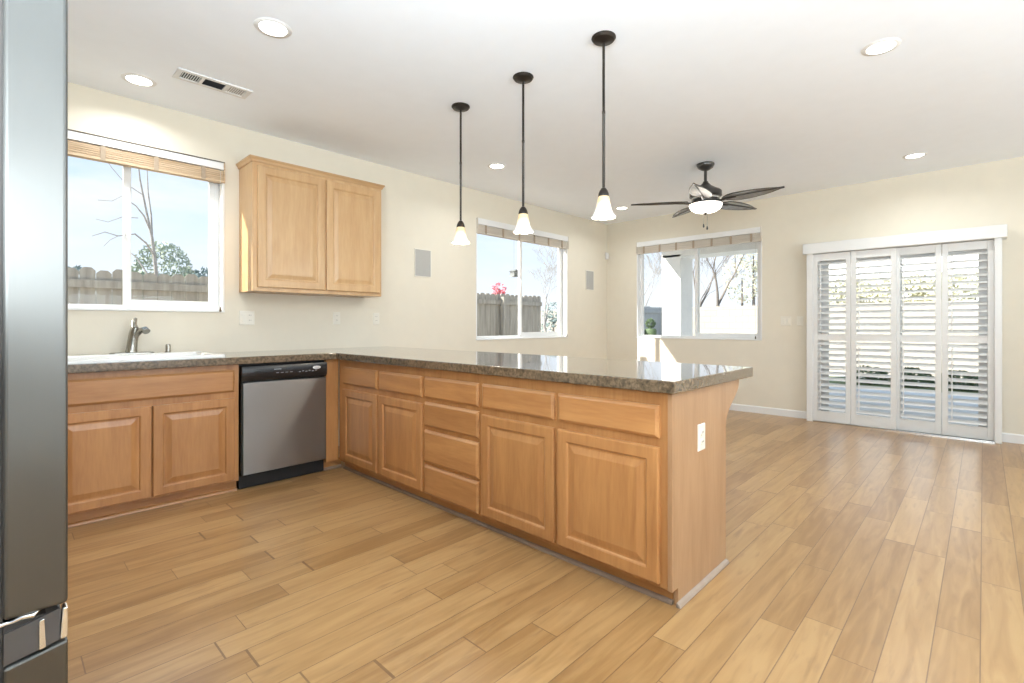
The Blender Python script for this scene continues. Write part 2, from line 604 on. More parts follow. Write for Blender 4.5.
def block_mat():
    m, t, b = new_mat('block_wall')
    L = t.links.new
    tcx = t.nodes.new('ShaderNodeTexCoord')
    mpn = t.nodes.new('ShaderNodeMapping')
    mpn.inputs['Rotation'].default_value = (0, PI / 2, PI / 2)
    sp = t.nodes.new('ShaderNodeSeparateXYZ')
    cb = t.nodes.new('ShaderNodeCombineXYZ')
    L(tcx.outputs['Object'], sp.inputs[0])
    L(sp.outputs['Y'], cb.inputs[0])
    L(sp.outputs['Z'], cb.inputs[1])
    br = t.nodes.new('ShaderNodeTexBrick')
    br.inputs['Scale'].default_value = 1
    br.inputs['Brick Width'].default_value = 0.4
    br.inputs['Row Height'].default_value = 0.2
    br.inputs['Mortar Size'].default_value = 0.008
    br.inputs['Color1'].default_value = (0.34, 0.32, 0.285, 1)
    br.inputs['Color2'].default_value = (0.39, 0.37, 0.33, 1)
    br.inputs['Mortar'].default_value = (0.28, 0.26, 0.23, 1)
    L(cb.outputs[0], br.inputs['Vector'])
    L(br.outputs['Color'], b.inputs['Base Color'])
    b.inputs['Roughness'].default_value = 0.9


block_mat()

# ================================================================== mesh helpers


class MB:
    def __init__(self):
        self.bm = bmesh.new()

    def v(self, *p):
        return self.bm.verts.new(p)

    def face(self, vs):
        try:
            return self.bm.faces.new(vs)
        except ValueError:
            return None

    def box(self, x0, y0, z0, x1, y1, z1):
        a = [self.v(x, y, z) for z in (z0, z1) for x, y in ((x0, y0), (x1, y0), (x1, y1), (x0, y1))]
        for q in ((0, 3, 2, 1), (4, 5, 6, 7), (0, 1, 5, 4), (1, 2, 6, 5), (2, 3, 7, 6), (3, 0, 4, 7)):
            self.face([a[i] for i in q])
        return self

    def obox(self, c, ax, ay, az):
        """box centred on c with half-axis vectors"""
        c, ax, ay, az = Vector(c), Vector(ax), Vector(ay), Vector(az)
        a = [self.v(*(c + sx * ax + sy * ay + sz * az)) for sz in (-1, 1) for sx, sy in ((-1, -1), (1, -1), (1, 1), (-1, 1))]
        for q in ((0, 3, 2, 1), (4, 5, 6, 7), (0, 1, 5, 4), (1, 2, 6, 5), (2, 3, 7, 6), (3, 0, 4, 7)):
            self.face([a[i] for i in q])
        return self

    def lathe(self, c, prof, n=28, wave=None):
        """prof: list of (r, z) in world z; c=(x,y)"""
        rings = []
        for k, (r, z) in enumerate(prof):
            if r < 1e-5:
                rings.append([self.v(c[0], c[1], z)])
            else:
                ring = []
                for i in range(n):
                    a = 2 * PI * i / n
                    rr, zz = r, z
                    if wave:
                        rr, zz = wave(k, a, r, z)
                    ring.append(self.v(c[0] + rr * math.cos(a), c[1] + rr * math.sin(a), zz))
                rings.append(ring)
        for A, B in zip(rings, rings[1:]):
            for i in range(n):
                j = (i + 1) % n
                if len(A) == 1 and len(B) == 1:
                    continue
                if len(A) == 1:
                    self.face([A[0], B[i], B[j]])
                elif len(B) == 1:
                    self.face([A[i], A[j], B[0]])
                else:
                    self.face([A[i], A[j], B[j], B[i]])
        return self

    def tube(self, pts, r, n=8, cap=True):
        pts = [Vector(p) for p in pts]
        rs = r if isinstance(r, (list, tuple)) else [r] * len(pts)
        rings = []
        up = None
        for i, p in enumerate(pts):
            if i == 0:
                d = pts[1] - p
            elif i == len(pts) - 1:
                d = p - pts[-2]
            else:
                d = (pts[i + 1] - pts[i - 1])
            d.normalize()
            if up is None:
                up = d.orthogonal().normalized()
            up = (up - d * up.dot(d))
            if up.length < 1e-4:
                up = d.orthogonal()
            up.normalize()
            s = d.cross(up)
            rings.append([self.v(*(p + rs[i] * (math.cos(2 * PI * k / n) * up + math.sin(2 * PI * k / n) * s))) for k in range(n)])
        for A, B in zip(rings, rings[1:]):
            for k in range(n):
                self.face([A[k], A[(k + 1) % n], B[(k + 1) % n], B[k]])
        if cap:
            self.face(rings[0][::-1])
            self.face(rings[-1])
        return self

    def prism(self, poly, fn, t0, t1):
        """poly 2-D outline; fn(u, v, t) -> world point"""
        A = [self.v(*fn(u, w, t0)) for u, w in poly]
        B = [self.v(*fn(u, w, t1)) for u, w in poly]
        n = len(poly)
        self.face(A[::-1])
        self.face(B)
        for i in range(n):
            self.face([A[i], A[(i + 1) % n], B[(i + 1) % n], B[i]])
        return self

    def loops(self, loops, cap0=True, cap1=True):
        L = [[self.v(*p) for p in lp] for lp in loops]
        n = len(L[0])
        for A, B in zip(L, L[1:]):
            for i in range(n):
                self.face([A[i], A[(i + 1) % n], B[(i + 1) % n], B[i]])
        if cap0:
            self.face(L[0][::-1])
        if cap1:
            self.face(L[-1])
        return self

    def build(self, name, mat, parent=None, bevel=0.0, smooth=None, seg=2, recalc=True):
        bm = self.bm
        if recalc:
            bmesh.ops.recalc_face_normals(bm, faces=bm.faces[:])
        org = Vector((0, 0, 0))
        if parent is not None:
            p = parent
            while p is not None:
                org += p.location
                p = p.parent
            bmesh.ops.translate(bm, vec=-org, verts=bm.verts[:])
        me = bpy.data.meshes.new(name)
        bm.to_mesh(me)
        bm.free()
        me.materials.append(MATS[mat])
        o = bpy.data.objects.new(name, me)
        COL.objects.link(o)
        if parent is not None:
            o.parent = parent
        if smooth is not None:
            me.shade_smooth()
            es = smooth
            try:
                me.set_sharp_from_angle(angle=math.radians(es))
            except Exception:
                pass
        if bevel:
            md = o.modifiers.new('bevel', 'BEVEL')
            md.width = bevel
            md.segments = seg
            md.limit_method = 'ANGLE'
            md.angle_limit = math.radians(40)
        return o


def box(*a):
    return MB().box(*a)


def tag(o, label=None, cat=None, group=None, kind=None):
    if label:
        o['label'] = label
    if cat:
        o['category'] = cat
    if group:
        o['group'] = group
    if kind:
        o['kind'] = kind
    return o


def thing(name, loc, label, cat, group=None):
    o = bpy.data.objects.new(name, None)
    o.empty_display_size = 0.1
    COL.objects.link(o)
    o.location = loc
    return tag(o, label, cat, group)


def struct(name, loc=(0, 0, 0)):
    o = bpy.data.objects.new(name, None)
    COL.objects.link(o)
    o.location = loc
    return tag(o, kind='structure')


def copy_tree(o, parent=None):
    c = o.copy()
    COL.objects.link(c)
    if parent is not None:
        c.parent = parent
    for ch in list(o.children):
        copy_tree(ch, c)
    return c


def grid_solid(ub, vb, t0, t1, fn, solid):
    """solid slab made of cells (ub x vb breaks); solid(uc, vc) says which cells are filled"""
    m = MB()
    cache = {}

    def vert(i, j, k):
        key = (i, j, k)
        if key not in cache:
            cache[key] = m.v(*fn(ub[i], vb[j], (t0, t1)[k]))
        return cache[key]
    nu, nv = len(ub) - 1, len(vb) - 1
    S = [[solid((ub[i] + ub[i + 1]) / 2, (vb[j] + vb[j + 1]) / 2) for j in range(nv)] for i in range(nu)]
    ok = lambda i, j: 0 <= i < nu and 0 <= j < nv and S[i][j]
    for i in range(nu):
        for j in range(nv):
            if not S[i][j]:
                continue
            for k in (0, 1):
                m.face([vert(i, j, k), vert(i + 1, j, k), vert(i + 1, j + 1, k), vert(i, j + 1, k)])
            if not ok(i - 1, j):
                m.face([vert(i, j, 0), vert(i, j + 1, 0), vert(i, j + 1, 1), vert(i, j, 1)])
            if not ok(i + 1, j):
                m.face([vert(i + 1, j, 0), vert(i + 1, j + 1, 0), vert(i + 1, j + 1, 1), vert(i + 1, j, 1)])
            if not ok(i, j - 1):
                m.face([vert(i, j, 0), vert(i + 1, j, 0), vert(i + 1, j, 1), vert(i, j, 1)])
            if not ok(i, j + 1):
                m.face([vert(i, j + 1, 0), vert(i + 1, j + 1, 0), vert(i + 1, j + 1, 1), vert(i, j + 1, 1)])
    return m


# ================================================================== room shell
CH = 2.727
XW, YS = -7.55, -8.0
T = 0.16
W1 = (-6.68, -5.485, 1.23, 2.408)
W2 = (-2.81, -1.033, 0.945, 2.40)
W3 = (-2.306, -0.53, 0.928, 2.378)          # y range on the east wall
DR = (-4.42, -2.90, 0.0, 1.955)             # sliding door opening (y range)
S1 = (-6.4, -4.0, 0.35, 2.35)
S2 = (-3.1, -0.7, 0.35, 2.35)

tag(box(XW - T, YS - T, -0.12, T, T, 0.0).build('floor', 'plank_floor'), kind='structure')
tag(box(XW - T, YS - T, CH, T, T, CH + 0.12).build('ceiling', 'ceiling_paint'), kind='structure')


def inside(u, v, rects):
    return any(r[0] < u < r[1] and r[2] < v < r[3] for r in rects)


def wall(name, axis, rects, lo, hi, t0, t1):
    ub = sorted(set([lo, hi] + [r[0] for r in rects] + [r[1] for r in rects]))
    vb = sorted(set([0.0, CH] + [r[2] for r in rects] + [r[3] for r in rects]))
    fn = (lambda u, v, t: (u, t, v)) if axis == 'x' else (lambda u, v, t: (t, u, v))
    o = grid_solid(ub, vb, t0, t1, fn, lambda u, v: not inside(u, v, rects)).build(name, 'wall_paint')
    return tag(o, kind='structure')


wall('wall_north', 'x', [W1, W2], XW - T, T, 0.0, T)
wall('wall_east', 'y', [W3, DR], YS - T, 0.0, 0.0, T)
wall('wall_south', 'x', [S1, S2], XW - T, T, YS - T, YS)
S3 = (-5.35, -3.45, 0.9, 2.3)
wall('wall_west', 'y', [S3], YS, 0.0, XW - T, XW)


def base_profile(m, fn, t0, t1):
    h, d = 0.088, 0.014
    m.prism([(0, 0), (d, 0), (d, h - 0.012), (d * 0.5, h - 0.003), (0.002, h), (0, h)], fn, t0, t1)


m = MB(); base_profile(m, lambda u, w, t: (-u, t, w), DR[1] + 0.062, 0.0)
base_profile(m, lambda u, w, t: (-u, t, w), YS, DR[0] - 0.05)
tag(m.build('baseboard_east', 'white_trim'), kind='structure')
m = MB(); base_profile(m, lambda u, w, t: (t, -u, w), -4.3, -0.014)
tag(m.build('baseboard_north', 'white_trim'), kind='structure')
m = MB(); base_profile(m, lambda u, w, t: (t, YS + u, w), XW, 0)
tag(m.build('baseboard_south', 'white_trim'), kind='structure')


def window(name, axis, r, mull=0.5, mull_w=0.05, sash_side=1, split=True, t_in=0.0, sgn=1):
    """slider window set in the wall thickness. axis 'x': wall along x, room on -y side. sgn flips depth."""
    u0, u1, z0, z1 = r
    root = struct(name)
    F = (lambda u, d, z: (u, t_in + sgn * d, z)) if axis == 'x' else (lambda u, d, z: (t_in + sgn * d, u, z))

    def bx(m, ua, ub, da, db, za, zb):
        p, q = F(ua, da, za), F(ub, db, zb)
        m.box(min(p[0], q[0]), min(p[1], q[1]), min(p[2], q[2]), max(p[0], q[0]), max(p[1], q[1]), max(p[2], q[2]))
    # painted reveal boards lining the opening
    m = MB()
    w = 0.016
    bx(m, u0, u0 + w, -0.004, 0.085, z0 + w, z1 - w); bx(m, u1 - w, u1, -0.004, 0.085, z0 + w, z1 - w)
    bx(m, u0, u1, -0.004, 0.085, z1 - w, z1); bx(m, u0, u1, -0.010, 0.085, z0, z0 + w)
    m.build('window_sill', 'white_trim', root, bevel=0.003)
    # outer vinyl frame
    a0, a1, b0, b1 = u0 + 0.002, u1 - 0.002, z0 + 0.002, z1 - 0.002
    f = 0.042
    m = MB()
    bx(m, a0, a0 + f, 0.085, 0.15, b0, b1); bx(m, a1 - f, a1, 0.085, 0.15, b0, b1)
    bx(m, a0 + f, a1 - f, 0.085, 0.15, b1 - f, b1); bx(m, a0 + f, a1 - f, 0.085, 0.15, b0, b0 + f)
    m.build('window_frame', 'white_vinyl', root, bevel=0.003)
    um = u0 + (u1 - u0) * mull
    # fixed light: slim mullion; sliding sash: heavier frame, nearer to the room
    sa, sb = (um - mull_w / 2, a1 - f) if sash_side > 0 else (a0 + f, um + mull_w / 2)
    fa, fb = (a0 + f, um + mull_w / 2) if sash_side > 0 else (um - mull_w / 2, a1 - f)
    m = MB()
    s = 0.040
    bx(m, sa, sa + s, 0.088, 0.114, b0 + f, b1 - f); bx(m, sb - s, sb, 0.088, 0.114, b0 + f, b1 - f)
    bx(m, sa + s, sb - s, 0.088, 0.114, b1 - f - s, b1 - f); bx(m, sa + s, sb - s, 0.088, 0.114, b0 + f, b0 + f + s)
    sash = m.build('window_sash', 'white_vinyl', root, bevel=0.003)
    m = MB(); bx(m, sa + s - 0.004, sb - s + 0.004, 0.098, 0.103, b0 + f + s - 0.004, b1 - f - s + 0.004)
    m.build('pane', 'window_glass', sash)
    m = MB()
    e = fb if sash_side > 0 else fa
    bx(m, min(e, e - sash_side * 0.03), max(e, e - sash_side * 0.03), 0.118, 0.145, b0 + f, b1 - f)
    fx = m.build('mullion', 'white_vinyl', root, bevel=0.002)
    m = MB(); bx(m, fa - 0.004, fb + 0.0, 0.128, 0.133, b0 + f - 0.004, b1 - f + 0.004)
    m.build('pane', 'window_glass', fx)
    # sash latch
    lu = sa + 0.012 if sash_side > 0 else sb - 0.012
    zc = (z0 + z1) / 2
    m = MB(); bx(m, lu - 0.008, lu + 0.008, 0.074, 0.088, zc - 0.05, zc + 0.05)
    m.build('latch', 'white_vinyl', sash, bevel=0.003)
    return root


window('window_1', 'x', W1, 0.50)
window('window_2', 'x', W2, 0.50)
window('window_3', 'y', W3, 0.50, sash_side=-1)
window('fill_window_4', 'x', S1, 0.50, t_in=YS, sgn=-1)  # unseen south windows, added to go with the fill light
window('fill_window_5', 'x', S2, 0.50, t_in=YS, sgn=-1)

window('fill_window_6', 'y', S3, 0.50, t_in=XW, sgn=-1)  # unseen west window, added for the side fill light

# sliding glass door behind the shutters
dr = struct('door_1')
m = MB()
m.box(0.03, DR[0], 0, 0.14, DR[0] + 0.05, DR[3]); m.box(0.03, DR[1] - 0.05, 0, 0.14, DR[1], DR[3])
m.box(0.03, DR[0] + 0.05, DR[3] - 0.05, 0.14, DR[1] - 0.05, DR[3]); m.box(0.03, DR[0] + 0.05, 0, 0.14, DR[1] - 0.05, 0.03)
m.build('door_frame', 'white_vinyl', dr, bevel=0.003)
ym = (DR[0] + DR[1]) / 2
for (a, b, x0) in ((DR[0] + 0.05, ym + 0.04, 0.04), (ym - 0.04, DR[1] - 0.05, 0.09)):
    m = MB(); s = 0.065
    m.box(x0, a, 0.03, x0 + 0.035, a + s, DR[3] - 0.05); m.box(x0, b - s, 0.03, x0 + 0.035, b, DR[3] - 0.05)
    m.box(x0, a + s, DR[3] - 0.05 - s, x0 + 0.035, b - s, DR[3] - 0.05); m.box(x0, a + s, 0.03, x0 + 0.035, b - s, 0.03 + s)
    p = m.build('door_panel', 'white_vinyl', dr, bevel=0.003)
    box(x0 + 0.015, a + s - 0.005, 0.03 + s - 0.005, x0 + 0.02, b - s + 0.005, DR[3] - 0.045 - s).build('pane', 'window_glass', p)

# ================================================================== plantation shutters over the door
t = thing('shutter_frame', (-0.07, -3.66, 0), 'white painted surround with deep top valance framing the louvred shutters', 'shutter frame')
box(-0.15, DR[1] - 0.003, 0, -0.0, DR[1] + 0.062, 1.965).build('jamb', 'shutter_white', t, bevel=0.004)
box(-0.15, DR[0] - 0.050, 0, -0.0, DR[0] + 0.003, 1.965).build('jamb', 'shutter_white', t, bevel=0.004)
box(-0.175, -4.505, 1.955, -0.0, -2.803, 2.078).build('valance', 'shutter_white', t, bevel=0.006)
box(-0.145, DR[0] + 0.003, 0.0, -0.035, DR[1] - 0.003, 0.012).build('floor_track', 'stainless_trim', t)

SH = [(-2.903, -3.268, -0.118, 'first white louvred shutter panel from the left, next to the wall switches'),
      (-3.272, -3.672, -0.118, 'second white louvred shutter panel from the left, lapping over the third'),
      (-3.655, -4.033, -0.082, 'third white louvred shutter panel from the left, set behind the second'),
      (-4.037, -4.417, -0.082, 'rightmost white louvred shutter panel against the right-hand jamb')]
for (ya, yb, xc, lab) in SH:
    t = thing('louvred_shutter', (xc, (ya + yb) / 2, 0.014), lab, 'shutter', 'bypass louvred shutters over the patio door')
    y0, y1 = min(ya, yb), max(ya, yb)
    st = 0.047
    zb, zt = 0.014, 1.95
    za, zm0, zm1, zc = 0.135, 0.950, 1.026, 1.868
    x0, x1 = xc - 0.014, xc + 0.014
    box(x0, y0, zb, x1, y0 + st, zt).build('stile', 'shutter_white', t, bevel=0.003)
    box(x0, y1 - st, zb, x1, y1, zt).build('stile', 'shutter_white', t, bevel=0.003)
    for (ra, rb) in ((zb, za), (zm0, zm1), (zc, zt)):
        box(x0, y0 + st, ra, x1, y1 - st, rb).build('rail', 'shutter_white', t, bevel=0.002)
    for (z0, z1) in ((za, zm0), (zm1, zc)):
        n = 12
        pt = (z1 - z0) / n
        m = MB()
        ang = math.radians(29)
        for k in range(n):
            z = z0 + pt * (k + 0.5)
            ux, uz = math.cos(ang), math.sin(ang)   # outer edge up, room edge down
            L = 0.0335
            pr = []
            for i in range(10):
                q = 2 * PI * i / 10
                s_, h_ = L * math.cos(q), 0.0048 * math.sin(q)
                pr.append((s_ * ux - h_ * uz, s_ * uz + h_ * ux))
            m.prism(pr, lambda u, w, tt, z=z: (xc + u, tt, z + w), y0 + st + 0.001, y1 - st - 0.001)
        m.build('louvers', 'shutter_white', t, smooth=35)
        yr = y1 - st - 0.03 if True else 0
        m = MB().box(xc - 0.040, yr - 0.005, z0 + 0.04, xc - 0.030, yr + 0.005, z1 - 0.04)
        m.build('tilt_rod', 'shutter_white', t, bevel=0.002)

# ================================================================== cabinets


def rect_loop(F, u0, u1, v0, v1, ins, n):
    return [F(u0 + ins, v0 + ins, n), F(u1 - ins, v0 + ins, n), F(u1 - ins, v1 - ins, n), F(u0 + ins, v1 - ins, n)]


def raised_door(F, u0, u1, v0, v1, name, mat, parent, sw=0.056, t=0.020):
    prof = [(0, 0), (0, t - 0.006), (0.002, t - 0.002), (0.006, t), (sw - 0.006, t), (sw - 0.001, t - 0.003),
            (sw + 0.003, t - 0.009), (sw + 0.012, t - 0.009), (sw + 0.040, t - 0.0015), (sw + 0.043, t - 0.001)]
    return MB().loops([rect_loop(F, u0, u1, v0, v1, i, n) for i, n in prof]).build(name, mat, parent)


def slab_drawer(F, u0, u1, v0, v1, name, mat, parent, t=0.020):
    prof = [(0, 0), (0, t - 0.010), (0.003, t - 0.008), (0.011, t - 0.0015), (0.014, t)]
    return MB().loops([rect_loop(F, u0, u1, v0, v1, i, n) for i, n in prof]).build(name, mat, parent)


def quarter_round(m, F, u0, u1, r=0.019):
    pr = [(0, 0)] + [(r * math.cos(a), r * math.sin(a)) for a in [i * PI / 2 / 6 for i in range(7)]]
    m.prism(pr, lambda a, b, tt: F(tt, b, a), u0, u1)


PX = -4.877     # face-frame plane of the peninsula (drawer fronts stand 2 cm proud)
SY = -0.682     # face-frame plane of the sink run
FP = lambda u, v, n: (PX - n, u, v)
FS = lambda u, v, n: (u, SY - n, v)
CT = 0.865      # underside of the counter build-up
BOT = 0.072
TOE = 0.048


def peninsula_cabinet(ya, yb, label, group=None):
    """ya > yb, carcass along y"""
    t = thing('kitchen_cabinet', ((PX - 4.32) / 2, (ya + yb) / 2, 0), label, 'cabinet', 'maple base cabinets of the peninsula')
    box(PX, yb, BOT, -4.32, ya, CT).build('body', 'maple_vertical', t, bevel=0.0015)
    box(PX + TOE, yb, 0, -4.33, ya, BOT).build('toe_kick', 'maple_along_y', t)
    box(-4.32, yb, 0, -4.314, ya, CT).build('back_panel', 'maple_vertical', t)
    m = MB(); quarter_round(m, lambda u, v, n: (PX + TOE - n, u, v), yb, ya, 0.017)
    m.build('shoe_molding', 'shoe_taupe', t, smooth=40)
    return t


a = peninsula_cabinet(-0.70, -1.814, 'maple base cabinet in the inside corner, two doors under two drawers, nearest the dishwasher')
raised_door(FP, -1.271, -0.780, 0.091, 0.640, 'door', 'maple_vertical', a)
raised_door(FP, -1.801, -1.298, 0.091, 0.640, 'door', 'maple_vertical', a)
slab_drawer(FP, -1.271, -0.780, 0.677, 0.809, 'drawer', 'maple_along_y', a)
slab_drawer(FP, -1.801, -1.298, 0.677, 0.809, 'drawer', 'maple_along_y', a)
box(-4.979, SY, BOT, PX, -0.12, CT).build('corner_filler', 'maple_vertical', a, bevel=0.001)
box(-4.979, SY + TOE, 0, PX + TOE, SY + TOE + 0.018, BOT).build('toe_kick', 'maple_along_x', a)
m = MB(); quarter_round(m, lambda u, v, n: (u, SY + TOE - n, v), -4.979, PX + TOE)
m.build('shoe_molding', 'shoe_taupe', a, smooth=40)

d = peninsula_cabinet(-1.8145, -2.339, 'narrow maple bank of four stacked drawers midway along the peninsula')
for (v0, v1) in ((0.678, 0.809), (0.504, 0.653), (0.281, 0.479), (0.085, 0.262)):
    slab_drawer(FP, -2.325, -1.827, v0, v1, 'drawer', 'maple_along_y', d)

b = peninsula_cabinet(-2.3395, -3.432, 'wide maple base cabinet at the open end of the peninsula, two doors under two drawers')
raised_door(FP, -2.859, -2.353, 0.091, 0.640, 'door', 'maple_vertical', b)
raised_door(FP, -3.399, -2.883, 0.091, 0.640, 'door', 'maple_vertical', b)
slab_drawer(FP, -2.859, -2.353, 0.677, 0.809, 'drawer', 'maple_along_y', b)
slab_drawer(FP, -3.399, -2.883, 0.677, 0.809, 'drawer', 'maple_along_y', b)
m = MB().prism([(-4.32, CT), (-4.32, 0.0), (PX + TOE, 0.0), (PX + TOE, BOT), (PX - 0.004, BOT), (PX - 0.004, CT)],
               lambda u, w, tt: (u, tt, w), -3.452, -3.432)
m.build('end_panel', 'end_maple', b, bevel=0.0015)
m = MB(); quarter_round(m, lambda u, v, n: (u, -3.452 - n, v), PX + TOE - 0.017, -4.32, 0.017)
tag(m.build('shoe_molding', 'shoe_wood', b, smooth=40), 'pale grey shoe molding')
# curved corbel under the overhang
pts = [(-4.32, CT), (-4.135, CT), (-4.135, 0.845)]
for i in range(13):
    k = i / 12
    x = -4.140 - 0.165 * (0.5 - 0.5 * math.cos(PI * k)) ** 0.9
    z = 0.835 - 0.165 * k
    pts.append((x, z))
pts += [(-4.312, 0.655), (-4.32, 0.655)]
MB().prism(pts, lambda u, w, tt: (u, tt, w), -3.450, -3.405).build('corbel', 'end_maple', b, bevel=0.002)

# sink run
s = thing('kitchen_cabinet', (-6.08, -0.36, 0), 'maple sink base cabinet with two doors and a long false drawer front under the window', 'cabinet')
SX0, SX1 = -6.56, -5.594
box(SX0, SY, BOT, SX1, SY + 0.02, CT).build('face_frame', 'maple_vertical', s, bevel=0.001)
m = MB(); m.box(SX0, SY + 0.02, BOT, SX0 + 0.018, -0.02, CT); m.box(SX1 - 0.018, SY + 0.02, BOT, SX1, -0.02, CT)
m.box(SX0 + 0.018, SY + 0.02, BOT, SX1 - 0.018, -0.02, BOT + 0.018)
m.build('body', 'maple_vertical', s)
box(SX0, SY + TOE, 0, SX1, SY + TOE + 0.018, BOT).build('toe_kick', 'maple_along_x', s)
m = MB(); quarter_round(m, lambda u, v, n: (u, SY + TOE - n, v), SX0, SX1)
m.build('shoe_molding', 'maple_along_x', s, smooth=40)
raised_door(FS, -6.540, -6.084, 0.087, 0.640, 'door', 'maple_vertical', s)
raised_door(FS, -6.076, -5.622, 0.087, 0.640, 'door', 'maple_vertical', s)
slab_drawer(FS, -6.540, -5.622, 0.680, 0.828, 'false_drawer_front', 'maple_along_x', s)

e = thing('kitchen_cabinet', (-7.05, -0.36, 0), 'maple base cabinet left of the sink cabinet, behind the refrigerator', 'cabinet')
box(-7.545, SY, BOT, SX0 - 0.001, -0.02, CT).build('body', 'maple_vertical', e, bevel=0.001)
box(-7.545, SY + TOE, 0, SX0 - 0.001, SY + TOE + 0.018, BOT).build('toe_kick', 'maple_along_x', e)
raised_door(FS, -7.05, -6.575, 0.087, 0.640, 'door', 'maple_vertical', e)
raised_door(FS, -7.53, -7.06, 0.087, 0.640, 'door', 'maple_vertical', e)
slab_drawer(FS, -7.53, -6.575, 0.680, 0.828, 'drawer', 'maple_along_x', e)

# wall cabinet
u = thing('wall_cabinet', (-4.82, -0.15, 1.392), 'pale maple two-door wall cabinet mounted on the beige wall beside the sink window', 'cabinet')
ux0, ux1, uy = -5.380, -4.262, -0.300
box(ux0, uy, 1.392, ux1, 0, 2.40).build('body', 'pale_maple_vertical', u, bevel=0.002)
FU = lambda a_, v, n: (a_, uy - n, v)
raised_door(FU, -5.346, -4.813, 1.423, 2.360, 'door', 'pale_maple_vertical', u, sw=0.062)
raised_door(FU, -4.797, -4.288, 1.423, 2.360, 'door', 'pale_maple_vertical', u, sw=0.062)
cp = [(0.0, 2.385), (0.006, 2.385), (0.010, 2.392), (0.012, 2.400), (0.020, 2.412), (0.024, 2.414), (0.024, 2.425), (0.0, 2.425)]
lo = []
for (o_, z) in cp:
    lo.append([(ux0 - o_, 0, z), (ux0 - o_, uy - o_, z), (ux1 + o_, uy - o_, z), (ux1 + o_, 0, z)])
m = MB().loops(lo)
m.build('crown_molding', 'pale_maple_along_x', u)

# ================================================================== countertop (L shape with sink cut-out)
CX0, CX1, CY0, CY1 = -4.923, -4.027, -3.482, -0.729
SK = (-6.50, -5.70, -0.60, -0.13)
xs = sorted({-7.549, SK[0], SK[1], CX0, CX1})
ys = sorted({CY0, CY1, SK[2], SK[3], 0.0})


def solid(x, y):
    if x > CX0:
        return True
    return y > CY1 and not (SK[0] < x < SK[1] and SK[2] < y < SK[3])


ct = grid_solid(xs, ys, 0.865, 0.915, lambda a_, b_, t_: (a_, b_, t_), solid).build('countertop', 'granite', None, bevel=0.005)
tag(ct, 'polished brown granite L-shaped countertop running from sink window to peninsula end', 'countertop')

# white drop-in sink
sk = thing('kitchen_sink', (-6.1, -0.37, 0.915), 'white drop-in kitchen sink set in the granite counter below the window', 'sink')


def rrect(x0, x1, y0, y1, r, z, n=5):
    out = []
    for (cx_, cy_, a0) in ((x1 - r, y1 - r, 0), (x0 + r, y1 - r, PI / 2), (x0 + r, y0 + r, PI), (x1 - r, y0 + r, 3 * PI / 2)):
        for i in range(n + 1):
            a_ = a0 + PI / 2 * i / n
            out.append((cx_ + r * math.cos(a_), cy_ + r * math.sin(a_), z))
    return out


RX0, RX1, RY0, RY1 = -6.54, -5.655, -0.665, -0.045
m = MB()
L = [rrect(RX0, RX1, RY0, RY1, 0.05, 0.9155), rrect(RX0, RX1, RY0, RY1, 0.05, 0.926), rrect(RX0 + .008, RX1 - .008, RY0 + .008, RY1 - .008, 0.045, 0.934),
     rrect(RX0 + .028, RX1 - .028, RY0 + .028, RY1 - .10, 0.04, 0.934), rrect(RX0 + .055, RX1 - .06, RY0 + .075, RY1 - .11, 0.04, 0.925),
     rrect(RX0 + .065, RX1 - .07, RY0 + .085, RY1 - .12, 0.05, 0.86), rrect(RX0 + .085, RX1 - .09, RY0 + .10, RY1 - .14, 0.06, 0.75), rrect(RX0 + .14, RX1 - .14, RY0 + .16, RY1 - .20, 0.06, 0.735)]
m.loops(L, cap0=False)
m.build('basin', 'porcelain', sk, smooth=50)
m = MB().lathe((-6.1, -0.36), [(0.0, 0.7375), (0.028, 0.7375), (0.04, 0.739), (0.044, 0.7365)])
m.build('drain', 'stainless_trim', sk, smooth=40)

# faucet with deck plate
fx, fy = -6.085, -0.095
fa = thing('kitchen_faucet', (fx, fy, 0.934), 'brushed nickel single-lever pull-out faucet standing on the sink deck', 'faucet')
lo = [rrect(fx - .125, fx + .125, fy - .028, fy + .028, .027, .9345), rrect(fx - .125, fx + .125, fy - .028, fy + .028, .027, .939), rrect(fx - .118, fx + .118, fy - .022, fy + .022, .02, .943)]
MB().loops(lo).build('deck_plate', 'nickel', fa, smooth=40)
m = MB().tube([(fx - .005, fy, .942), (fx - .003, fy, .96), (fx + .002, fy - .004, 1.02), (fx + .010, fy - .010, 1.08), (fx + .016, fy - .016, 1.115)],
              [.036, .032, .030, .029, .024], 16)
m.build('body', 'nickel', fa, smooth=45)
m = MB().tube([(fx + .004, fy - .006, 1.02), (fx + .022, fy - .035, 1.068), (fx + .040, fy - .075, 1.096), (fx + .054, fy - .110, 1.100), (fx + .060, fy - .126, 1.086)],
              [.017, .017, .018, .021, .023], 14)
m.build('spray_spout', 'nickel', fa, smooth=45)
m = MB().tube([(fx + .014, fy - .014, 1.105), (fx + .010, fy + .004, 1.135), (fx + .016, fy + .01, 1.165), (fx + .024, fy + .012, 1.178)], [.022, .018, .014, .008], 12)
m.build('lever', 'nickel', fa, smooth=45)

m = MB().lathe((-5.878, -0.095), [(0, .9345), (0.021, .9345), (0.021, .938), (0.016, .941), (0.016, .985), (0.013, .992), (0, .993)], 20)
tag(m.build('air_gap_cap', 'nickel', None, smooth=40), 'small nickel cylindrical air gap cap on the sink deck right of faucet', 'air gap cap')

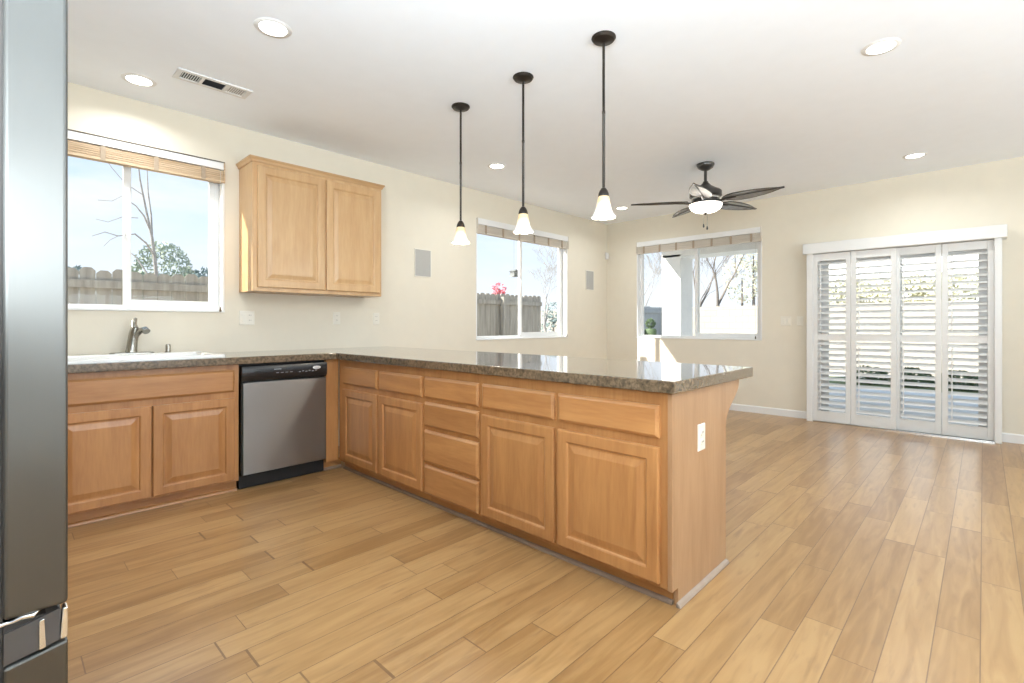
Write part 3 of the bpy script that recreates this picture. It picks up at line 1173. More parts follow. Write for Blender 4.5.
# ================================================================== dishwasher
dw = thing('dishwasher', (-5.29, -0.4, 0), 'stainless steel dishwasher with black control panel between sink cabinet and corner', 'dishwasher')
DX0, DX1 = -5.586, -4.982
box(DX0, -0.66, 0.10, DX1, -0.05, 0.858).build('tub', 'black_matte', dw)
m = MB()
lo = []
for (ins, y) in ((0, -0.66), (0, -0.700), (0.004, -0.706)):
    lo.append([(DX0 + .012 + ins, y, .104 + ins), (DX1 - .004 - ins, y, .104 + ins), (DX1 - .004 - ins, y, .733 - ins), (DX0 + .012 + ins, y, .733 - ins)])
MB().loops(lo).build('door', 'steel_dishwasher', dw, bevel=0.001)
# control panel, bowed face with a hand recess along its lower edge
pr = [(-0.66, .736), (-0.690, .736), (-0.702, .742), (-0.712, .757), (-0.716, .79), (-0.714, .83), (-0.708, .847), (-0.66, .850)]
cpn = MB().prism(pr, lambda y, z, tt: (tt, y, z), DX0 + .002, DX1 - .002).build('control_panel', 'black_plastic', dw, bevel=0.002, smooth=40)
box(DX0 + .085, -0.7175, .800, DX0 + .205, -0.714, .814).build('vent_slot', 'black_matte', cpn)
for k in range(4):
    box(-5.36 + k * .032, -0.7172, .790, -5.342 + k * .032, -0.715, .7935).build('button', 'grey_print', cpn)
for k in range(6):
    box(-5.20 + k * .024, -0.7172, .786 + (k % 2) * .004, -5.186 + k * .024, -0.715, .791 + (k % 2) * .004).build('button', 'grey_print', cpn)
box(-5.375, -0.7165, .815, -5.325, -0.715, .819).build('indicator_mark', 'grey_print', cpn)
# oval maker's badge with a ring swoosh
m = MB()
m.loops([[(-5.066 + r * 0.030 * math.cos(i * PI / 14), y, .812 + r * .0115 * math.sin(i * PI / 14)) for i in range(28)] for r, y in ((1, -.714), (1, -.7178), (.92, -.7186))])
bd = m.build('badge', 'badge_white', cpn, smooth=40)
m = MB()
m.tube([(-5.066 + 0.018 * math.cos(q), -.7187, .812 + .0062 * math.sin(q)) for q in [0.5 + i * 0.36 for i in range(15)]], .0009, 6)
m.tube([(-5.085 + .038 * i / 8, -.7187, .8105 + .0028 * math.sin(i / 8 * 2 * PI)) for i in range(9)], .0009, 6)
m.build('badge_mark', 'grey_print', bd)
box(DX0 + .002, -0.655, 0.004, DX1 - .002, -0.640, .098).build('toe_panel', 'black_matte', dw)
box(DX0, -0.703, 0.10, DX0 + .010, -0.66, .735).build('edge_strip', 'black_plastic', dw)

# ================================================================== refrigerator
FYS, FYN = -3.282, -2.37
fr = thing('refrigerator', (-7.05, -2.83, 0), 'stainless steel refrigerator filling the left edge of the picture, seen side-on', 'refrigerator')
box(-7.42, FYS + .004, 0.03, -6.742, FYN - .004, 1.765).build('body', 'grey_print', fr, bevel=0.004)
box(-6.742, FYS + .012, 0.07, -6.7235, FYN - .012, 1.755).build('gasket', 'dark_gasket', fr)
DF = -6.6505
ymid = (FYS + FYN) / 2
for (ya, yb) in ((FYS, ymid - .002), (ymid + .002, FYN)):
    dd = box(-6.7235, ya, .690, DF, yb, 1.78).build('door', 'steel_fridge', fr, bevel=0.006, seg=3)
# hinge/pull lip below the south door
m = MB().tube([(-6.738, FYS + .012, .681), (-6.712, FYS + .010, .683), (-6.703, FYS + .008, .6865), (-6.690, FYS + .006, .685), (-6.684, FYS + .01, .689)], [.003, .0035, .0045, .0045, .003], 10)
m.build('hinge', 'chrome', fr, smooth=40)
fz = MB()
fz.prism([(-6.7235, .06), (DF, .06), (DF, .632), (-6.7235, .618)], lambda x, z, tt: (x, tt, z), FYS, FYN)
fz = fz.build('freezer_drawer', 'steel_fridge', fr, bevel=0.004)
box(-6.7225, FYS + .010, .612, -6.676, FYN - .010, .680).build('pull_channel', 'dark_gasket', fz)
m = MB().prism([(-6.7225, .6215), (-6.660, .634), (-6.660, .684), (-6.685, .6775), (-6.7225, .669)], lambda x, z, tt: (x, tt, z), FYS + .004, FYS + .010)
m.build('channel_end', 'pocket_grey', fz)
m = MB().prism([(-6.660, .634), (DF, .636), (DF, .684), (-6.657, .684)], lambda x, z, tt: (x, tt, z), FYS + .001, FYS + .02)
m.build('handle', 'chrome', fz, bevel=0.002)
m = MB().prism([(-6.684, .629), (-6.676, .631), (-6.678, .676), (-6.684, .674)], lambda x, z, tt: (x, tt, z), FYS + .001, FYS + .004)
m.build('handle_rib', 'stainless_trim', fz, bevel=0.001)
for (x, y) in ((-6.80, FYS + .06), (-6.80, FYN - .06), (-7.36, FYS + .06), (-7.36, FYN - .06)):
    MB().lathe((x, y), [(0, 0), (.02, 0), (.02, .03), (0, .03)], 14).build('foot', 'black_plastic', fr)

# ================================================================== pendant lamps


def make_pendant(x, y):
    t = thing('pendant_lamp', (x, y, CH), 'x', 'pendant lamp', 'bronze pendant lamps in a row over the peninsula')
    MB().lathe((x, y), [(0, CH), (.066, CH), (.067, CH - .006), (.058, CH - .018), (.030, CH - .024), (.012, CH - .030), (0, CH - .030)], 32).build('canopy', 'bronze', t, smooth=40)
    m = MB().lathe((x, y), [(0, CH - .028), (.0075, CH - .028), (.0075, 2.32), (.0088, 2.318), (.0088, 2.304), (.0075, 2.302), (.0075, 1.895), (0, 1.895)], 14)
    m.build('rod', 'bronze', t, smooth=40)
    MB().lathe((x, y), [(0, 1.892), (.010, 1.892), (.014, 1.888), (.022, 1.876), (.028, 1.862), (.031, 1.846), (.029, 1.842), (0, 1.842)], 28).build('socket_cap', 'bronze', t, smooth=50)

    def wave(k, a_, r, z):
        f = {3: .5, 4: 1.0, 5: 1.0, 6: .6}.get(k, 0)
        return r + .0014 * f * math.cos(6 * a_), z + .0018 * f * math.cos(6 * a_)
    prof = [(.028, 1.848), (.032, 1.832), (.038, 1.803), (.044, 1.772), (.053, 1.748), (.067, 1.729), (.065, 1.728), (.051, 1.749), (.041, 1.774), (.035, 1.803), (.029, 1.832), (.025, 1.846)]
    MB().lathe((x, y), prof, 36, wave=lambda k, a_, r, z: wave(k - 1, a_, r, z)).build('glass_shade', 'shade_glass', t, smooth=60)
    MB().lathe((x, y), [(0, 1.818), (.012, 1.812), (.017, 1.795), (.019, 1.778), (.015, 1.763), (0, 1.757)], 18).build('bulb', 'bulb', t, smooth=60)
    ld = bpy.data.lights.new('pendant_light', 'POINT')
    ld.energy = 3.2
    ld.color = (1, .90, .74)
    ld.shadow_soft_size = .03
    lo_ = bpy.data.objects.new('pendant_light', ld)
    COL.objects.link(lo_)
    lo_.parent = t
    lo_.location = (0, 0, 1.712 - CH)
    return t


p0 = make_pendant(-4.390, -1.585)
p0['label'] = 'bronze pendant lamp with bell glass shade, farthest of three, left of the middle window'
p1 = copy_tree(p0); p1.location.y = -2.203
p1['label'] = 'middle one of three bronze pendant lamps, its glass shade in front of the middle window'
p2 = copy_tree(p0); p2.location.x, p2.location.y = -4.404, -2.820
p2['label'] = 'nearest bronze pendant lamp with an amber-necked bell glass shade, beside the ceiling fan'

# ================================================================== ceiling fan
cxf, cyf = -1.867, -2.348
fan = thing('ceiling_fan', (cxf, cyf, CH), 'dark five-blade ceiling fan with leaf-shaped woven blades and a glowing bowl light', 'ceiling fan')
C2 = (cxf, cyf)
MB().lathe(C2, [(0, CH), (.082, CH), (.084, CH - .012), (.070, CH - .040), (.035, CH - .062), (.016, CH - .068), (0, CH - .068)], 36).build('canopy', 'fan_dark', fan, smooth=40)
MB().lathe(C2, [(0, CH - .06), (.014, CH - .06), (.014, 2.54), (0, 2.54)], 16).build('downrod', 'fan_dark', fan, smooth=40)
MB().lathe(C2, [(0, 2.552), (.022, 2.552), (.030, 2.535), (.055, 2.510), (.095, 2.482), (.135, 2.462), (.150, 2.448), (.152, 2.405), (.140, 2.395), (.12, 2.392), (0, 2.392)], 40).build('motor_housing', 'fan_dark', fan, smooth=35)
MB().lathe(C2, [(0, 2.392), (.128, 2.392), (.132, 2.388), (.132, 2.372), (.120, 2.366), (0, 2.366)], 40).build('band', 'fan_silver', fan, smooth=35)
MB().lathe(C2, [(0, 2.366), (.118, 2.366), (.112, 2.352), (.125, 2.342), (.158, 2.334), (.160, 2.326), (.150, 2.322), (0, 2.322)], 40).build('light_fitter', 'fan_dark', fan, smooth=35)
bw = MB().lathe(C2, [(.152, 2.328), (.155, 2.318), (.149, 2.298), (.132, 2.274), (.102, 2.255), (.060, 2.243), (.02, 2.240), (0, 2.240)], 40).build('bowl_shade', 'bowl_glass', fan, smooth=60)
MB().lathe(C2, [(0, 2.243), (.016, 2.242), (.018, 2.235), (.010, 2.229), (.006, 2.221), (0, 2.219)], 16).build('finial', 'fan_dark', bw, smooth=50)
for (ox, oy, zl) in ((.012, -.012, 2.100), (-.014, .012, 2.122)):
    ch = MB().tube([(cxf + ox, cyf + oy, 2.238), (cxf + ox, cyf + oy, zl)], .0022, 6).build('pull_chain', 'nickel', fan)
    MB().lathe((cxf + ox, cyf + oy), [(0, zl + .012), (.005, zl + .008), (.009, zl - .012), (.006, zl - .026), (0, zl - .028)], 12).build('fob', 'fan_dark', ch, smooth=50)
rt = Vector((math.sin(TH), -math.cos(TH), 0))
fwv = Vector((math.cos(TH), math.sin(TH), 0))
PIT = math.radians(-8)
for ph in (-47, 25, 97, 169, 241):
    p = math.radians(ph)
    d_ = (math.cos(p) * rt + math.sin(p) * fwv).normalized()
    s_ = Vector((0, 0, 1)).cross(d_).normalized()
    side = (s_ * math.cos(PIT) + Vector((0, 0, 1)) * math.sin(PIT)).normalized()
    nrm = d_.cross(side).normalized()
    O = Vector((cxf, cyf, 2.352))
    # leaf outline: half width along the blade
    hw = [(.17, .012), (.20, .050), (.24, .082), (.30, .100), (.38, .102), (.46, .092), (.54, .074), (.60, .054), (.65, .030), (.69, .012), (.72, .006)]
    up_ = [O + d_ * r + side * w for r, w in hw]
    dn_ = [O + d_ * r - side * w * .85 for r, w in hw]
    mid = [O + d_ * r + nrm * .004 for r, w in hw]
    m = MB()
    th_ = nrm * .0025
    A = [(m.v(*(a_ + th_)), m.v(*(b_ + th_ * 2.5)), m.v(*(c_ + th_))) for a_, b_, c_ in zip(up_, mid, dn_)]
    B = [(m.v(*(a_ - th_)), m.v(*(b_ + th_ * .5)), m.v(*(c_ - th_))) for a_, b_, c_ in zip(up_, mid, dn_)]
    n_ = len(A)
    for i in range(n_ - 1):
        for k in (0, 1):
            m.face([A[i][k], A[i][k + 1], A[i + 1][k + 1], A[i + 1][k]])
            m.face([B[i][k], B[i + 1][k], B[i + 1][k + 1], B[i][k + 1]])
        m.face([A[i][0], A[i + 1][0], B[i + 1][0], B[i][0]])
        m.face([A[i][2], B[i][2], B[i + 1][2], A[i + 1][2]])
    m.face([A[0][0], B[0][0], B[0][1], A[0][1]]); m.face([A[0][1], B[0][1], B[0][2], A[0][2]])
    m.face([A[-1][0], A[-1][1], B[-1][1], B[-1][0]]); m.face([A[-1][1], A[-1][2], B[-1][2], B[-1][1]])
    bl = m.build('blade', 'leaf_weave', fan)
    m = MB()
    m.tube(up_, .0055, 6); m.tube(dn_, .0055, 6)
    m.tube([O + d_ * r + nrm * .003 for r, w in hw], [.009] * 8 + [.008, .007, .006], 6)
    m.build('blade_rim', 'fan_dark', bl, smooth=60)
    m = MB()
    m.tube([O + d_ * .10 + Vector((0, 0, -.006)), O + d_ * .15 + Vector((0, 0, -.012)), O + d_ * .20 - nrm * .006, O + d_ * .30 - nrm * .006], [.014, .012, .012, .006], 8)
    m.build('blade_iron', 'fan_dark', bl, smooth=60)
# ================================================================== recessed lights
def make_can(x, y):
    t = thing('recessed_light', (x, y, CH), 'x', 'ceiling light', 'round recessed ceiling lights')
    m = MB().lathe((x, y), [(.066, CH - .001), (.070, CH - .006), (.090, CH - .004), (.094, CH), ], 40)
    m.build('trim_ring', 'white_trim', t, smooth=50)
    MB().lathe((x, y), [(0, CH - .003), (.068, CH - .003), (.068, CH)], 40).build('lens', 'can_lens', t)
    ld = bpy.data.lights.new('can_light', 'AREA')
    ld.shape = 'DISK'
    ld.size = .13
    ld.energy = 5.4
    ld.color = (.95, .98, 1)
    ld.spread = math.radians(150)
    lo_ = bpy.data.objects.new('can_light', ld)
    COL.objects.link(lo_)
    lo_.parent = t
    lo_.location = (0, 0, -.010)
    return t


CANS = [(-5.705, -1.586, 'lit recessed ceiling light above the kitchen aisle, right of the air vent'),
        (-6.091, -0.368, 'lit recessed ceiling light over the sink window, left of the air vent'),
        (-3.223, -3.917, 'lit recessed ceiling light nearest the upper right, in front of the fan'),
        (-0.746, -3.875, 'small lit recessed ceiling light above the louvred patio door'),
        (-3.255, -0.808, 'small lit recessed ceiling light between the far and middle pendant rods'),
        (-0.816, -0.767, 'tiny lit recessed ceiling light in the far corner behind the nearest pendant shade')]
c0 = None
for (x, y, lab) in CANS:
    if c0 is None:
        c = c0 = make_can(x, y)
    else:
        c = copy_tree(c0)
        c.location.x, c.location.y = x, y
    c['label'] = lab

# ================================================================== ceiling air vent
v = thing('air_vent', (-5.74, -.665, CH), 'white rectangular ceiling air vent with dark louvred openings near the sink window', 'air vent')
VX0, VX1, VY0, VY1 = -5.955, -5.525, -.745, -.590
ub = [VX0, VX0 + .03, VX0 + .135, VX0 + .155, VX0 + .275, VX0 + .295, VX1 - .03, VX1]
vb = [VY0, VY0 + .028, VY1 - .028, VY1]
holes = [(ub[1], ub[2], vb[1], vb[2]), (ub[3], ub[4], vb[1], vb[2]), (ub[5], ub[6], vb[1], vb[2])]
grid_solid(ub, vb, CH - .010, CH, lambda a_, b_, t_: (a_, b_, t_), lambda a_, b_: not inside(a_, b_, holes)).build('frame', 'vent_white', v, bevel=.002)
box(VX0 + .02, VY0 + .02, CH - .0022, VX1 - .02, VY1 - .02, CH - .0005).build('duct_opening', 'vent_dark', v)
m = MB()
for k in range(8):
    x = ub[1] + (k + .5) * (ub[2] - ub[1]) / 8
    m.obox((x, (VY0 + VY1) / 2, CH - .0062), (.0020, 0, -.0012), (0, (vb[2] - vb[1]) / 2, 0), (.0003, 0, .0005))
m.build('slats', 'vent_white', v)
m = MB()
for k in range(8):
    y = vb[1] + (k + .5) * (vb[2] - vb[1]) / 8
    m.obox(((ub[3] + ub[4]) / 2, y, CH - .0062), ((ub[4] - ub[3]) / 2, 0, 0), (0, .0012, .0022), (0, .0004, -.0002))
m.build('slats', 'vent_dark', v)
m = MB()
for k in range(8):
    x = ub[5] + (k + .5) * (ub[6] - ub[5]) / 8
    m.obox((x, (VY0 + VY1) / 2, CH - .0062), (.0062, 0, .0020), (0, (vb[2] - vb[1]) / 2, 0), (-.0002, 0, .0005))
m.build('slats', 'vent_white', v)

# ================================================================== things on the walls
for (x0, x1, z0, z1, lab) in ((-3.688, -3.467, 1.640, 1.940, 'grey rectangular wall speaker grille between wall cabinet and middle window'),
                              (-.587, -.376, 1.655, 1.955, 'smaller-looking grey wall speaker grille near the far room corner')):
    t = thing('wall_speaker', ((x0 + x1) / 2, 0, (z0 + z1) / 2), lab, 'wall speaker', 'grey speakers set in the window wall')
    grid_solid([x0, x0 + .010, x1 - .010, x1], [z0, z0 + .010, z1 - .010, z1], -.009, 0, lambda a_, b_, t_: (a_, t_, b_),
               lambda a_, b_: not (x0 + .010 < a_ < x1 - .010 and z0 + .010 < b_ < z1 - .010)).build('frame', 'plate_ivory', t, bevel=.002)
    box(x0 + .010, -.007, z0 + .010, x1 - .010, 0, z1 - .010).build('grille', 'grille_grey', t)

m = thing('motion_sensor', (-.035, -.03, 2.22), 'small white motion sensor mounted high in the far room corner', 'motion sensor')
MB().loops([[(-.055, -.001, z0_) for z0_ in ()]] if False else [rrect(-.062, -.012, -.050 + k, -.004, .012, z) for k, z in ((.02, 2.165), (.004, 2.175), (0, 2.225), (.010, 2.265), (.026, 2.272))]).build('body', 'white_vinyl', m, smooth=50)
MB().lathe((-.037, -.046), [(0, 2.178), (.010, 2.180), (.014, 2.19), (.014, 2.208), (.010, 2.216), (0, 2.218)], 16).build('lens', 'porcelain', m, smooth=60)


def wall_plate(name, F, uc, zc, gangs, kind, label, cat, mat='plate_ivory'):
    """F(u, z, n): n out of the wall"""
    c = F(uc, zc, 0)
    t = thing(name, c, label, cat)
    w = .070 + .046 * (gangs - 1)
    h = .115
    lo = [rect_loop(F, uc - w / 2, uc + w / 2, zc - h / 2, zc + h / 2, i, n) for i, n in ((0, 0), (0, .003), (.004, .006))]
    MB().loops(lo).build('cover_plate', mat, t)
    for g in range(gangs):
        gu = uc + (g - (gangs - 1) / 2) * .046
        kd = kind if isinstance(kind, str) else kind[g]
        if kd == 'rocker':
            lo = [rect_loop(F, gu - .0165, gu + .0165, zc - .033, zc + .033, i, n) for i, n in ((0, .006), (.001, .0095), (.004, .0105))]
            MB().loops(lo).build('rocker', 'plate_ivory', t)
        else:
            for s_ in (-1, 1):
                zz = zc + s_ * .0205
                lo = [[F(gu + .0165 * math.cos(q), zz + .0155 * math.sin(q), n) for q in [i * PI / 10 for i in range(20)]] for n in (.006, .0082)]
                rc = MB().loops(lo).build('receptacle', 'plate_ivory', t)
                m_ = MB()
                for (du, hh) in ((-.0065, .0075), (.0065, .006)):
                    m_.loops([rect_loop(F, gu + du - .0013, gu + du + .0013, zz - .001 - hh / 2 + .003, zz + hh / 2 + .003, 0, n) for n in (.0081, .0087)])
                m_.build('slot', 'slot_dark', rc)
    return t


FN = lambda u_, z_, n_: (u_, -n_, z_)
FE = lambda u_, z_, n_: (-n_, u_, z_)
FEND = lambda u_, z_, n_: (u_, -3.452 - n_, z_)
wall_plate('switch_plate', FN, -5.322, 1.187, 2, ('rocker', 'outlet'), 'ivory double wall plate with switch and outlet between sink window and wall cabinet', 'wall plate')
wall_plate('outlet_plate', FN, -4.550, 1.192, 1, 'outlet', 'ivory single outlet plate with dark slots under the middle of the wall cabinet', 'outlet')
wall_plate('outlet_plate', FN, -4.138, 1.190, 1, 'outlet', 'ivory single outlet plate right of the wall cabinet underside', 'outlet')
wall_plate('switch_plate', FE, -2.581, 1.176, 2, 'rocker', 'pale double rocker switch plate on the wall between far window and shutters', 'switch')
wall_plate('switch_plate', FE, -2.735, 1.176, 1, 'rocker', 'pale single rocker switch plate right beside the shutter frame', 'switch')
wall_plate('outlet_plate', FEND, -4.608, .645, 1, 'outlet', 'ivory outlet plate on the wooden end panel of the peninsula', 'outlet')


# ================================================================== raised wood blinds
def make_blind(F, u0, u1, z1, mat, ntape, label, head=.058, drop=.10, cord_right=True, cord_u=None, cord_end=1.2, n_in=.022, dark_top=False):
    """F(u, z, n): n towards the room; sits in the top of the opening"""
    t = thing('window_blind', F((u0 + u1) / 2, z1, 0), label, 'window blind', 'wood blinds pulled up to the window heads')

    def pb(m, ua, ub, za, zb, na, nb):
        p, q = F(ua, za, na), F(ub, zb, nb)
        m.box(*[min(p[i], q[i]) for i in range(3)], *[max(p[i], q[i]) for i in range(3)])
    m = MB(); pb(m, u0 + .004, u1 - .004, z1 - head, z1 - .003, -.045, n_in)
    m.build('headrail', 'white_trim', t, bevel=.003)
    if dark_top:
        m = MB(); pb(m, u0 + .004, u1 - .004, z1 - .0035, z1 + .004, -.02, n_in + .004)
        m.build('shadow_strip', 'tassel', t)  # dark strip drawn in as the shadow gap above the headrail
    m = MB()
    n = 11
    for k in range(n):
        zz = z1 - head - .004 - (drop - .022) * (k + .5) / n
        q = .003 if k % 2 else 0
        pb(m, u0 + .008, u1 - .008, zz - .0030, zz + .0030, -.040 + q, n_in - .012 + q)
    m.build('slats', mat, t)
    m = MB(); zb = z1 - head - drop
    pb(m, u0 + .008, u1 - .008, zb, zb + .017, -.040, n_in - .006)
    m.build('bottom_rail', mat, t, bevel=.003)
    for k in range(ntape):
        uu = u0 + (u1 - u0) * (k + .5) / ntape
        m = MB(); pb(m, uu - .014, uu + .014, zb - .001, z1 - head - .001, n_in - .008, n_in - .004)
        m.build('ladder_tape', 'blind_tape', t)
    cu = cord_u if cord_u is not None else u1 - .06
    p = F(cu, z1 - head, n_in + .003)
    q = F(cu, cord_end, n_in + .003)
    cd_ = MB().tube([p, q], .0016, 6).build('lift_cord', 'cord', t)
    tas = MB()
    tas.lathe((q[0], q[1]), [(0, cord_end + .012), (.005, cord_end + .008), (.009, cord_end - .018), (.007, cord_end - .028), (0, cord_end - .029)], 12)
    tas.build('tassel', 'tassel', cd_, smooth=50)
    for (ua, ub_) in ((u1 - .012, u1 - .002), (u0 + .002, u0 + .012)):
        m = MB(); pb(m, ua, ub_, zb - .002, z1 - .002, -.03, n_in + .004)
        m.build('end_bracket', mat, t)
    return t


FNb = lambda u_, z_, n_: (u_, -n_, z_)
FEb = lambda u_, z_, n_: (-n_, u_, z_)
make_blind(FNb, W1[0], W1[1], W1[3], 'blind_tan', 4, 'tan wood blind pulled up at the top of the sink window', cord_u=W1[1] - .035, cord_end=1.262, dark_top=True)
make_blind(FNb, W2[0], W2[1], W2[3], 'blind_beige', 6, 'beige wood blind pulled up at the top of the middle window behind the pendants', head=.075, drop=.105, cord_u=W2[1] - .05, cord_end=.985)
make_blind(FEb, W3[0], W3[1], W3[3], 'blind_beige', 7, 'beige wood blind pulled up at the top of the window behind the ceiling fan', head=.075, drop=.105, cord_u=W3[0] + .07, cord_end=.975)

# ================================================================== outdoors
GZ = -0.14


def at(px, py, Y=None, X=None):
    """point seen at a photograph pixel on the plane y = Y or x = X"""
    r, h = (px - 512) / FPX, (Y0 - py) / FPX
    c, s_ = math.cos(TH), math.sin(TH)
    d = Vector((c + r * s_, s_ - r * c, h))
    k = (Y - CAM.y) / d.y if Y is not None else (X - CAM.x) / d.x
    return CAM + d * k


tag(box(-40, -30, GZ - .3, 45, 40, GZ - .02).build('ground', 'gravel'), kind='structure')
tag(box(T + .01, -7.0, GZ - .1, 4.9, .6, GZ + .06).build('patio_slab', 'concrete'), kind='structure')
lw = box(4.95, -9, GZ - .1, 7.4, 3.6, GZ).build('lawn', 'lawn')
tag(lw, kind='structure')

# patio cover: pillar, beam and roof
pc = struct('patio_cover')
box(2.55, -.05, GZ + .06, 3.10, .35, 2.52).build('pillar', 'stucco', pc, bevel=.01)
box(2.55, -6.8, 2.47, 3.10, .35, 2.75).build('beam', 'stucco', pc)
box(T + .005, -6.8, 2.76, 3.35, .52, 2.92).build('roof_deck', 'stucco', pc)
box(XW - T, T + .005, 2.62, T, .38, 2.74).build('eave', 'stucco', pc)


def fence(name, x0, x1, y, ztop, mat, label, post_step=2.4, axis='x', boards=.145):
    t = thing(name, ((x0 + x1) / 2, y, GZ), label, 'fence')
    m = MB()
    n = int(round((x1 - x0) / boards))
    w = (x1 - x0) / n
    for k in range(n):
        a_ = x0 + k * w + .003
        b_ = a_ + w - .006
        zt = ztop + random.uniform(-.015, .015)
        cc = .035
        m.prism([(a_, GZ), (b_, GZ), (b_, zt - cc), (b_ - cc, zt), (a_ + cc, zt), (a_, zt - cc)], lambda u_, w_, tt: (u_, tt, w_), y, y + .018)
    m.build('boards', mat, t)
    for z in (GZ + .25, ztop - .22):
        box(x0, y - .04, z, x1, y, z + .09).build('rail', mat, t)
    k = x0
    while k <= x1 + .01:
        box(k - .045, y - .13, GZ, k + .045, y - .042, ztop - .06).build('post', mat, t)
        k += post_step
    return t


fence('wooden_fence', -9.0, 1.90, 3.0, 1.77, 'fence_wood', 'long grey-brown dog-eared board fence outside the sink and middle windows')
fence('wooden_fence', 5.2, 9.6, 3.9, 1.74, 'fence_shaded', 'short board fence in blue-grey shade beyond the white patio pillar')
bw_ = box(9.65, -10, GZ, 9.85, 14, 1.72).build('block_wall', 'block_wall')
tag(bw_, 'pale concrete block garden wall at the far end of the yard', 'garden wall')


def bare_tree(name, base, height, lean, seed, mat, label, group, levels=5, r0=.09, spread=.55, forks=3):
    rnd = random.Random(seed)
    m = MB()

    def grow(p, d, ln, r, lv):
        pts, rs = [p], [r]
        q, dd = p.copy(), d.copy()
        for i in range(3):
            dd = (dd + Vector((rnd.uniform(-.18, .18), rnd.uniform(-.18, .18), rnd.uniform(-.05, .14)))).normalized()
            q = q + dd * ln / 3
            pts.append(q.copy())
            rs.append(max(r * (1 - .16 * (i + 1)), .004))
        m.tube(pts, rs, 5 if lv < 3 else 4, cap=False)
        if lv >= levels:
            return
        for k in range(rnd.choice((2, forks))):
            a_ = rnd.uniform(0, 2 * PI)
            off = Vector((math.cos(a_), math.sin(a_), rnd.uniform(-.1, .5))) * spread * rnd.uniform(.6, 1.3)
            grow(pts[-1] if k < 2 else pts[2], (dd + off).normalized(), ln * rnd.uniform(.62, .86), rs[-1] * .78, lv + 1)
    grow(Vector(base), Vector(lean).normalized(), height * .30, r0, 0)
    return tag(m.build(name, mat, None, recalc=False, smooth=80), label, 'tree', group)


def crown(name, blobs, n, size, mat, label, cat, seed, group=None):
    """leafy mass: small leaf blades scattered through ellipsoids"""
    rnd = random.Random(seed)
    m = MB()
    tot = sum(b_[3] * b_[4] * b_[5] for b_ in blobs)
    for (cx_, cy_, cz_, rx, ry, rz) in blobs:
        k = int(n * rx * ry * rz / tot)
        for _ in range(k):
            while True:
                q = Vector((rnd.uniform(-1, 1), rnd.uniform(-1, 1), rnd.uniform(-1, 1)))
                if q.length < 1:
                    break
            q = q.normalized() * (q.length ** .45)
            c = Vector((cx_ + q.x * rx, cy_ + q.y * ry, cz_ + q.z * rz))
            if c.z < GZ:
                c.z = GZ + .02
            a_ = Vector((rnd.gauss(0, 1), rnd.gauss(0, 1), rnd.gauss(0, 1))).normalized() * size * rnd.uniform(.6, 1.3)
            b2 = a_.orthogonal().normalized() * size * .5
            m.face([m.v(*(c - a_)), m.v(*(c + b2)), m.v(*(c + a_)), m.v(*(c - b2))])
    t = thing(name, (blobs[0][0], blobs[0][1], GZ), label, cat, group)
    m.build('foliage', mat, t, recalc=False)
    m = MB()
    for (cx_, cy_, cz_, rx, ry, rz) in blobs[:3]:
        m.tube([(cx_, cy_, GZ), (cx_ + .03, cy_, (GZ + cz_) / 2), (cx_, cy_, cz_)], [min(.1, .05 + .03 * rz), .05, .02], 6)
    m.build('stem', 'bark', t)
    return t


# bare tree outside the sink window, drawn branch by branch at its own distance
YT = 5.2


def bt(px, py, dy=0.0):
    return at(px, py, Y=YT + dy)


m = MB()
gz = bt(158, 292); gz.z = GZ
m.tube([gz, bt(158, 292), bt(155, 262), bt(152, 238), bt(146, 210), bt(140, 180), bt(137, 150)], [0.0337, 0.0297, 0.0258, 0.0218, 0.0158, 0.0119, 0.0060], 7)
m.tube([bt(152, 238), bt(151, 215, .1), bt(148, 192, .2), bt(147, 165, .3)], [0.0179, 0.0139, 0.0103, 0.0048], 6)
m.tube([bt(151, 232), bt(144, 216, -.1), bt(136, 206, -.2), bt(122, 196, -.3)], [0.0139, 0.0119, 0.0087, 0.0040], 6)
m.tube([bt(154, 255), bt(146, 243, -.2), bt(135, 234, -.3), bt(118, 236, -.5), bt(105, 232, -.7), bt(92, 236, -.8)], [0.0158, 0.0135, 0.0111, 0.0079, 0.0055, 0.0040], 6)
m.tube([bt(118, 236, -.5), bt(110, 240, -.6), bt(104, 246, -.7)], [0.0055, 0.0043, 0.0040], 5)
m.tube([bt(154, 286), bt(146, 272, .1), bt(137, 258, .2), bt(126, 249, .3)], [0.0158, 0.0135, 0.0103, 0.0048], 6)
m.tube([bt(138, 218, -.2), bt(122, 217, -.3), bt(108, 222, -.4), bt(96, 219, -.5)], [0.0071, 0.0055, 0.0040, 0.0040], 5)
m.tube([bt(143, 195), bt(125, 183, -.2), bt(112, 168, -.3), bt(105, 158, -.3)], [0.0071, 0.0055, 0.0040, 0.0040], 5)
m.tube([bt(122, 196, -.3), bt(112, 201, -.4), bt(98, 200, -.5)], [0.0040, 0.0040, 0.0040], 5)
tag(m.build('bare_tree', 'bark_pale', None, recalc=False, smooth=80), 'slim bare tree with reaching branches behind the fence outside the sink window', 'tree', 'leafless trees in the yard')

